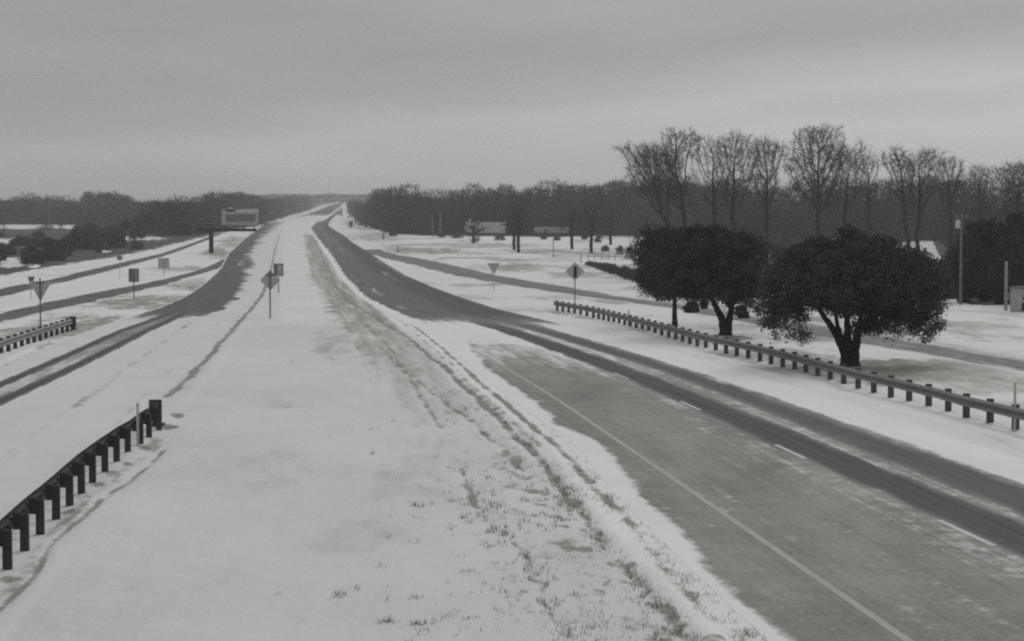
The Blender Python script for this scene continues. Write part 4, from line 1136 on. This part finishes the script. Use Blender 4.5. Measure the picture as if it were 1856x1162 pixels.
oak(1223, 591,
    [(1205, 480, 52, 50), (1190, 510, 38, 28), (1240, 470, 40, 50), (1175, 505, 22, 24), (1215, 440, 44, 30), (1180, 440, 34, 30), (1230, 515, 34, 20)],
    [([(1223, 590), (1222, 550), (1222, 515), (1215, 470)], 0.17, 0.05), ([(1222, 535), (1200, 500), (1185, 480)], 0.07, 0.03), ([(1222, 530), (1240, 500), (1250, 470)], 0.07, 0.03)],
    'slim dark oak with one straight thin trunk, leftmost of the oaks', 33, M['leaf_dark'], 56000, 0.17)

# ------------------------------------------------------------------ cedars, shrubs and hedge
def cone_bush(name, p, w, h, label, cat, seed, mat, n, group=None, trunk=True, size=0.12, shape='cone'):
    rng = np.random.default_rng(seed)
    r = thing(name, p, label, cat, 0, group)
    if trunk:
        b = MB(); b.pipe([Vector((0, 0, -0.3)), Vector((0.03, 0, h * 0.3)), Vector((0, 0.03, h * 0.8))], [w * 0.045 + 0.05, w * 0.04 + 0.03, 0.03], 7); b.build('trunk', M['bark_dark'], r, True)
    cl = []
    for i in range(46):
        t = rng.uniform(0.03, 1.0)
        env = (1 - t) ** 0.65 * (0.55 + 0.45 * min(1, t * 6)) if shape == 'cone' else math.sqrt(max(0.02, 1 - (2 * t - 0.9) ** 2 / 1.3))
        a = rng.uniform(0, 6.283); rr = w / 2 * env * rng.uniform(0.3, 0.95)
        s = w * rng.uniform(0.07, 0.17)
        cl.append((math.cos(a) * rr, math.sin(a) * rr, h * t * 0.94, s, s, s * 1.15))
    V, F = leaf_cloud(rng, cl, n, size)
    np_mesh('crown' if trunk else 'foliage', V, F, mat, r)
    return r
CED = [(1752, 157, 430, 60), (1785, 160, 398, 78), (1822, 154, 405, 66), (1862, 150, 398, 84), (1905, 156, 390, 84), (1804, 176, 390, 70), (1845, 172, 380, 70), (1765, 186, 400, 80)]
for i, (px, Y, top, w) in enumerate(CED):
    cone_bush('cedar', at(px, Y), w * Y / FPX, hgt(top, Y), 'dark cedar in the thicket behind the snow bank at the right edge', 'tree', 50 + i, M['cedar'], 7000, 'dark cedars at the right edge', size=0.14, shape='dome')
BR = [(1692, 162, 505, 44), (1718, 165, 498, 44), (1742, 168, 500, 40), (1705, 170, 488, 50), (1675, 185, 488, 50), (1700, 176, 470, 66), (1660, 200, 462, 60), (1728, 190, 450, 50), (1625, 215, 470, 60), (1590, 230, 462, 56), (1560, 225, 468, 56), (1520, 240, 462, 56), (1395, 235, 440, 40), (1415, 245, 446, 60), (1440, 250, 448, 50), (1370, 250, 438, 50), (1335, 262, 430, 60)]
for i, (px, Y, top, w) in enumerate(BR):
    cone_bush('shrub', at(px, Y), w * Y / FPX * 1.1, hgt(top, Y), 'dark leafless shrub in the brush behind the oaks', 'shrub', 80 + i, M['brush'], 2600, 'dark shrubs behind the oaks', trunk=False, size=0.16, shape='dome')
for i, (px, py, w, top, lab) in enumerate([(1252, 567, 32, 549, 'low dark rounded bush between the thin oak trunk and the V shaped trunk'), (1345, 577, 26, 556, 'low dark bush just right of the V shaped oak trunk'),
                                           (1276, 560, 14, 541, 'small upright bush beside the low rounded bush'), (860, 441, 30, 408, 'dark rounded bush in front of the metal roofed house')]):
    p = gp(px, py)
    cone_bush('bush', p, w * p.y / FPX, hgt(top, p.y), lab, 'bush', 120 + i, M['leaf_dark'], 2200, trunk=False, size=0.09, shape='dome')
LAWN = [(1085, 440, 14, 12), (1098, 456, 12, 10), (1124, 462, 16, 16), (1140, 470, 18, 22), (1154, 480, 18, 26), (1010, 436, 12, 7), (985, 434, 12, 7), (905, 436, 22, 9), (828, 432, 20, 9), (800, 430, 16, 7), (1060, 434, 14, 9), (712, 428, 12, 6), (664, 412, 10, 9), (650, 400, 10, 9)]
for i, (px, py, w, h) in enumerate(LAWN):
    p = gp(px, py)
    cone_bush('shrub', p, w * p.y / FPX * 1.2, max(0.6, hgt(py - h, p.y)), 'small scrubby winter bush on the snow in front of the right wood', 'shrub', 160 + i, M['twig'], 700, 'scrubby bushes on the right lawns', trunk=False, size=0.16, shape='dome')
def hedge():
    a, c = gp(1069, 481), gp(1172, 516)
    rng = np.random.default_rng(9)
    r = thing('hedge', a, 'dark ragged hedge running down towards the thin oak', 'hedge')
    cl = []
    for i in range(90):
        t = rng.uniform(0, 1); q = (c - a) * t
        h = (0.7 + 1.0 * t) * rng.uniform(0.35, 1.0)
        cl.append((q.x + rng.normal() * 0.25, q.y + rng.normal() * 0.3, q.z + h * 0.55, 0.5, 0.5, h * 0.5))
    V, F = leaf_cloud(rng, cl, 12000, 0.13)
    np_mesh('foliage', V, F, M['brush'], r)
    b = MB()
    for i in range(28):
        q = (c - a) * (i / 27); b.tube((q.x, q.y, q.z - 0.2), (q.x + rng.normal() * 0.1, q.y, q.z + 0.9), 0.04, 0.02, 5)
    b.build('stems', M['bark_dark'], r)
hedge()
# loose trees standing out in front of the right wood
for px, py, top, sd, w, lab in [(940, 458, 362, 41, 0.95, 'dark bare tree standing on the snow right of the metal roofed house'), (932, 453, 370, 45, 0.7, 'thin bare tree close left of the dark one on the snow'),
                                (1036, 452, 366, 42, 0.8, 'bare tree in front of the long dark house'), (1072, 460, 360, 43, 0.9, 'bare tree above the upper end of the hedge'),
                                (1107, 444, 366, 44, 0.7, 'bare tree right of the one above the hedge end'), (858, 441, 398, 46, 0.9, 'small dark tree in front of the metal roofed house'),
                                (1150, 500, 418, 47, 0.7, 'thin pale bare sapling over the lower end of the hedge')]:
    p = gp(px, py); hh = (py - top)
    sap = sd == 47
    photo_tree(px, p.y, lab, [(px, top + hh * 0.30, 30 * w, hh * 0.30), (px - 8, top + hh * 0.5, 24 * w, hh * 0.2), (px + 9, top + hh * 0.45, 24 * w, hh * 0.22)], [(px, py - hh * 0.3), (px + 1, top + hh * 0.5)], sd,
               n_att=160 if sap else 260, r_tip=0.014 if sap else 0.045, r_trunk=0.07 if sap else 0.34, step=0.3 if sap else 0.5, twigs=1 if sap else 3, twig_len=0.5 if sap else 1.2, twig=M['twig'] if sap else M['under'], bark=M['bark'] if sap else M['bark_dark'])

# ------------------------------------------------------------------ woods seen as one mass
def wood(name, spec, label, seed, mat, per_tree, blade):
    """spec: list of (px, distance, crown top height m, crown width m)"""
    rng = np.random.default_rng(seed)
    Vs = []
    for px, Y, h, w in spec:
        p = at(px, Y)
        n = int(per_tree * (0.6 + 0.4 * h / 12))
        t = rng.uniform(0.0, 1.0, n) ** 0.85
        env = np.sqrt(np.clip(1 - ((t - 0.58) / 0.47) ** 2, 0.04, 1)) * 0.9 + 0.1
        env = np.where(t < 0.45, np.maximum(env, 0.85), env)
        a = rng.uniform(0, 6.283, n); rr = np.sqrt(rng.uniform(0, 1, n)) * w / 2 * env * rng.uniform(0.85, 1.12, n)
        P = np.stack([p.x + np.cos(a) * rr, p.y + np.sin(a) * rr, p.z - 0.3 + t * h], -1)
        d = np.stack([np.cos(a) * 0.55, np.sin(a) * 0.55, np.full(n, 0.75)], -1) + rng.normal(size=(n, 3)) * 0.5
        d /= np.linalg.norm(d, axis=1)[:, None]
        s = np.cross(d, rng.normal(size=(n, 3))); s /= np.linalg.norm(s, axis=1)[:, None]
        ln = blade[0] * rng.uniform(0.5, 1.3, n)[:, None] * (Y / 600) ** 0.5
        wd = blade[1] * rng.uniform(0.5, 1.3, n)[:, None] * (1.35 - 0.75 * t)[:, None] * (Y / 600) ** 0.5
        Vs.append(np.stack([P - s * wd, P + s * wd, P + d * ln], 1))
        # trunk as a thin tapered blade trio
        for q in range(3):
            an = q * 1.05
            o = np.array([math.cos(an), math.sin(an), 0]) * 0.16 * (Y / 600) ** 0.5
            c = np.array([p.x, p.y, p.z - 0.5]); tp = c + np.array([rng.normal() * 0.4, 0, h * 0.8])
            Vs.append(np.stack([c - o, c + o, tp])[None])
    V = np.concatenate(Vs).reshape(-1, 3)
    F = np.arange(len(V)).reshape(-1, 3)
    o = np_mesh(name, V, F, mat)
    tag(o, label, None, None, 'stuff')
    return o
def rows_of(edge, tops, px0, px1, step_m, nrow, gap, jit, seed, wmin=6, wmax=9.5):
    """trees in rows going back from an edge: edge: px -> front distance, tops = (px -> picture height of the skyline)"""
    rng = np.random.default_rng(seed); out = []
    for k in range(nrow):
        px = px0
        while px < px1:
            Y = np.interp(px, *zip(*edge)) + k * gap + rng.uniform(-jit, jit)
            Y = max(Y, 40)
            top = np.interp(px, *zip(*tops))
            full = hgt(top - 5, Y)
            full *= 0.82 + 0.34 * float(fbm(px / 26.0, k * 3.1, seed, 3))
            h = full * rng.uniform(0.74, 1.0) if k else full * rng.uniform(0.5, 0.85)
            out.append((px, Y, max(3.0, h), rng.uniform(wmin, wmax) * (1 + k * 0.05)))
            px += step_m * FPX / Y * rng.uniform(0.7, 1.3)
    return out
# right wood, from the tip beside the highway round to the right edge
tipR = [(640, 2100, 8, 10), (644, 1900, 9, 10), (640, 1700, 10, 10), (648, 1500, 10, 11), (644, 1350, 10, 11), (652, 1250, 10, 10), (660, 1150, 10, 10), (656, 1050, 9, 9), (668, 1000, 10, 9), (676, 900, 10, 9), (664, 930, 7, 8), (684, 830, 9, 9), (690, 780, 10, 9), (676, 1200, 13, 11), (690, 1100, 13, 11)]
edgeR = [(680, 800), (700, 680), (730, 600), (780, 570), (900, 585), (1000, 575), (1150, 560), (1230, 520), (1290, 430), (1380, 400), (1600, 420), (1635, 500), (1720, 500), (1745, 360), (1900, 320), (2100, 320)]
topR = [(640, 352), (680, 350), (720, 344), (735, 340), (760, 345), (850, 338), (900, 340), (950, 334), (990, 337), (1015, 330), (1060, 336), (1100, 333), (1150, 326), (1250, 324), (1400, 326), (1500, 328), (1650, 326), (1720, 318), (1790, 308), (1856, 302), (2000, 300)]
specR = tipR + rows_of(edgeR, topR, 690, 2050, 5.0, 5, 16, 7, 101)
wood('wood', specR, 'grey leafless wood along the right side of the highway', 201, M['wood_far'], 900, (1.6, 0.14))
# undergrowth right along the front of it
under = rows_of([(a, b - 8) for a, b in edgeR], [(640, 385), (720, 392), (900, 396), (1100, 398), (1300, 398), (1640, 405), (1720, 405), (1760, 395), (2100, 395)], 690, 2050, 4.0, 2, 8, 4, 102, 5, 7)
wood('undergrowth', under, 'dark undergrowth along the foot of the right wood', 202, M['under'], 420, (1.0, 0.10))
# left wood
edgeL = [(-300, 1010), (0, 1000), (100, 1000), (230, 960), (270, 720), (300, 600), (340, 560), (380, 640), (420, 800), (470, 1000), (500, 1250), (540, 1700), (580, 2300)]
topL = [(-300, 362), (0, 363), (60, 360), (120, 363), (145, 366), (160, 355), (225, 354), (242, 368), (262, 369), (300, 366), (330, 361), (355, 359), (375, 353), (440, 353), (470, 360), (500, 361), (540, 363), (580, 364)]
specL = rows_of(edgeL, topL, -260, 560, 6.0, 5, 28, 12, 103, 7, 11)
wood('wood', specL, 'grey hazy wood beyond the left field', 203, M['wood_far'], 720, (1.6, 0.15))
underL = rows_of([(a, b - 12) for a, b in edgeL], [(-300, 384), (0, 384), (250, 386), (330, 388), (400, 384), (470, 376), (520, 370), (580, 364)], -260, 560, 4.5, 2, 10, 5, 104, 5, 8)
wood('undergrowth', underL, 'dark undergrowth along the foot of the left wood', 204, M['under'], 380, (1.0, 0.11))
# far ridge
rng = np.random.default_rng(55); ridge = []
for i in range(230):
    px = rng.uniform(470, 700); Y = rng.uniform(2900, 3900)
    ridge.append((px, Y, rng.uniform(8, 13), rng.uniform(14, 22)))
for i in range(110):
    Y = rng.uniform(1500, 2900)
    lim = np.interp(Y, [1500, 2000, 2600, 2900], [520, 545, 568, 585])
    ridge.append((rng.uniform(lim - 60, lim - 4), Y, rng.uniform(8, 12), rng.uniform(12, 18)))
wood('wood', ridge, 'pale hazy wood covering the far ridge', 205, M['wood_far'], 240, (1.6, 0.16))
# single trees standing up out of the left wood
SKY = [(50, 344, 1000, 'pale domed bare tree breaking the skyline at far left'), (95, 350, 1010, 'low domed bare tree right of the far left dome'), (120, 352, 980, 'broad low bare tree left of the twin domes in the left skyline'),
       (172, 345, 960, 'left half of the twin domed bare trees in the left skyline'), (205, 344, 950, 'right half of the twin domed bare trees in the left skyline'), (228, 352, 955, 'small pale bare tree at the right foot of the twin domes'),
       (322, 350, 700, 'bare tree with a rounded crown between the twin domes and the billboard'), (382, 346, 720, 'bare tree with a broad crown above and left of the billboard'), (412, 345, 740, 'bare tree with a broad crown directly above the billboard'), (440, 350, 780, 'bare tree above the right end of the billboard'),
       (735, 331, 620, 'single bare treetop poking above the left end of the right wood'), (1015, 322, 620, 'bare treetop rising above the middle of the right wood'), (1060, 328, 620, 'low bare treetop right of the middle one in the right wood')]
for i, (px, top, Y, lab) in enumerate(SKY):
    w = (18, 26, 30, 26, 28, 14, 22, 30, 34, 22, 10, 16, 12)[i]
    photo_tree(px, Y, lab, [(px, top + 14, w, 14), (px - w * 0.5, top + 18, w * 0.6, 12), (px + w * 0.5, top + 18, w * 0.6, 12)], [(px, top + 34), (px, top + 22)], 300 + i, n_att=260, r_tip=0.05, r_trunk=0.3, step=0.8, twigs=4, twig_len=1.5)
# dark shrubs and small trees scattered over the left field
rng = np.random.default_rng(77); k = 0
FIELD = [(290, 545, 374, 66), (316, 560, 370, 58), (264, 540, 384, 50), (338, 575, 370, 50), (250, 520, 396, 40), (352, 600, 380, 40), (230, 500, 402, 40), (40, 450, 432, 44), (70, 430, 436, 50), (10, 380, 448, 40), (60, 360, 452, 50), (110, 370, 446, 44), (-10, 340, 462, 40), (60, 330, 474, 24), (100, 340, 462, 40), (200, 520, 410, 50), (165, 540, 408, 44), (160, 420, 428, 60), (185, 440, 424, 40), (140, 425, 424, 44), (118, 400, 436, 40), (205, 470, 414, 30), (215, 440, 432, 30), (90, 395, 434, 36), (165, 470, 410, 50), (140, 480, 412, 40)]
for i, (px, Y, top, w) in enumerate(FIELD):
    cone_bush('shrub', at(px, Y), w * Y / FPX, hgt(top, Y), 'dark leafless thicket shrub standing in the left field', 'shrub', 400 + i, M['cedar'] if i < 6 else M['brush'], 1700, 'dark shrubs across the left field', trunk=False, size=0.28, shape='dome')
for i in range(46):
    px = rng.uniform(-40, 250); py = np.interp(px, [0, 250], [489, 452]) - rng.uniform(0, 1) ** 1.2 * 62
    if any(abs(px - a) < c and abs(py - b_) < d for a, b_, c, d in ((20, 476, 26, 10), (40, 412, 56, 6), (22, 438, 36, 7), (225, 433, 30, 5))): continue
    p = gp(px, py)
    cone_bush('shrub', p, rng.uniform(14, 34) * p.y / FPX, rng.uniform(0.8, 1.9), 'low dark brush clump on the left field', 'shrub', 500 + i, M['brush'], 420, 'low brush clumps on the left field', trunk=False, size=0.24, shape='dome')

# ------------------------------------------------------------------ grass tufts through the snow
def tufts():
    rng = np.random.default_rng(12); V = []
    hz = lambda pts: (np.array(sorted((p[1], p[0]) for p in pts)))
    lines = [hz(RUT_A), hz(RUT_B), hz(RUT_F)]
    spots = []
    for i in range(1500):
        py = 700 + 480 * rng.uniform() ** 0.8
        j = rng.integers(0, 3)
        a = lines[j]
        if j == 2 and (py < 845 or rng.uniform() < 0.5): continue
        c = np.interp(py, a[:, 0], a[:, 1]) + rng.normal() * 0.42 * (py - 420) / 5.6
        spots.append((c, py))
    for i in range(200):
        py = rng.uniform(760, 1180); l = np.interp(py, [800, 1000, 1250], [640, 650, 560]); r = np.interp(py, [800, 1000, 1250], [925, 1130, 1400])
        spots.append((l + (r - l) * rng.uniform() ** 0.6, py))
    for x, y in ((612, 1077), (700, 1124), (756, 1084), (757, 1130), (814, 1117), (762, 916), (850, 1037), (320, 752), (330, 750), (150, 905), (180, 882)):
        for q in range(5): spots.append((x + rng.normal() * 5, y + rng.normal() * 2))
    for px, py in spots:
        p = gp(px, py)
        # only where the sheet shows snow or grass, not asphalt
        pys, l, r = R_SHEET
        if px > np.interp(py, pys, l) - 4: continue
        n = rng.integers(4, 10)
        for q in range(n):
            h = rng.uniform(0.04, 0.13); a = rng.uniform(0, 6.283); d = np.array([math.cos(a), math.sin(a), 0])
            o = np.array(p) + np.array([rng.normal() * 0.05, rng.normal() * 0.07, -0.03])
            s = np.array([-d[1], d[0], 0]) * 0.008
            V.append([o - s, o + s, o + d * h * rng.uniform(0.3, 1.1) + np.array([0, 0, h])])
    V = np.array(V).reshape(-1, 3)
    o = np_mesh('grass', V, np.arange(len(V)).reshape(-1, 3), M['grass'])
    tag(o, 'dry grass tufts poking through the thin snow of the median', None, None, 'stuff')
tufts()

# ------------------------------------------------------------------ haze
def haze():
    m = bpy.data.materials.new('haze_air'); m.use_nodes = True
    t = m.node_tree; t.nodes.clear()
    v = N(t, 'ShaderNodeVolumePrincipled'); v.inputs['Color'].default_value = (0.93, 0.93, 0.925, 1); v.inputs['Density'].default_value = 0.00026; v.inputs['Anisotropy'].default_value = 0.0
    o = N(t, 'ShaderNodeOutputMaterial'); t.links.new(v.outputs[0], o.inputs['Volume'])
    b = MB(); b.box((0, 2250, 44), (15600, 4900, 92)); ob = b.build('haze', m)
    tag(ob, 'thin winter haze over the valley', None, None, 'stuff')
haze()
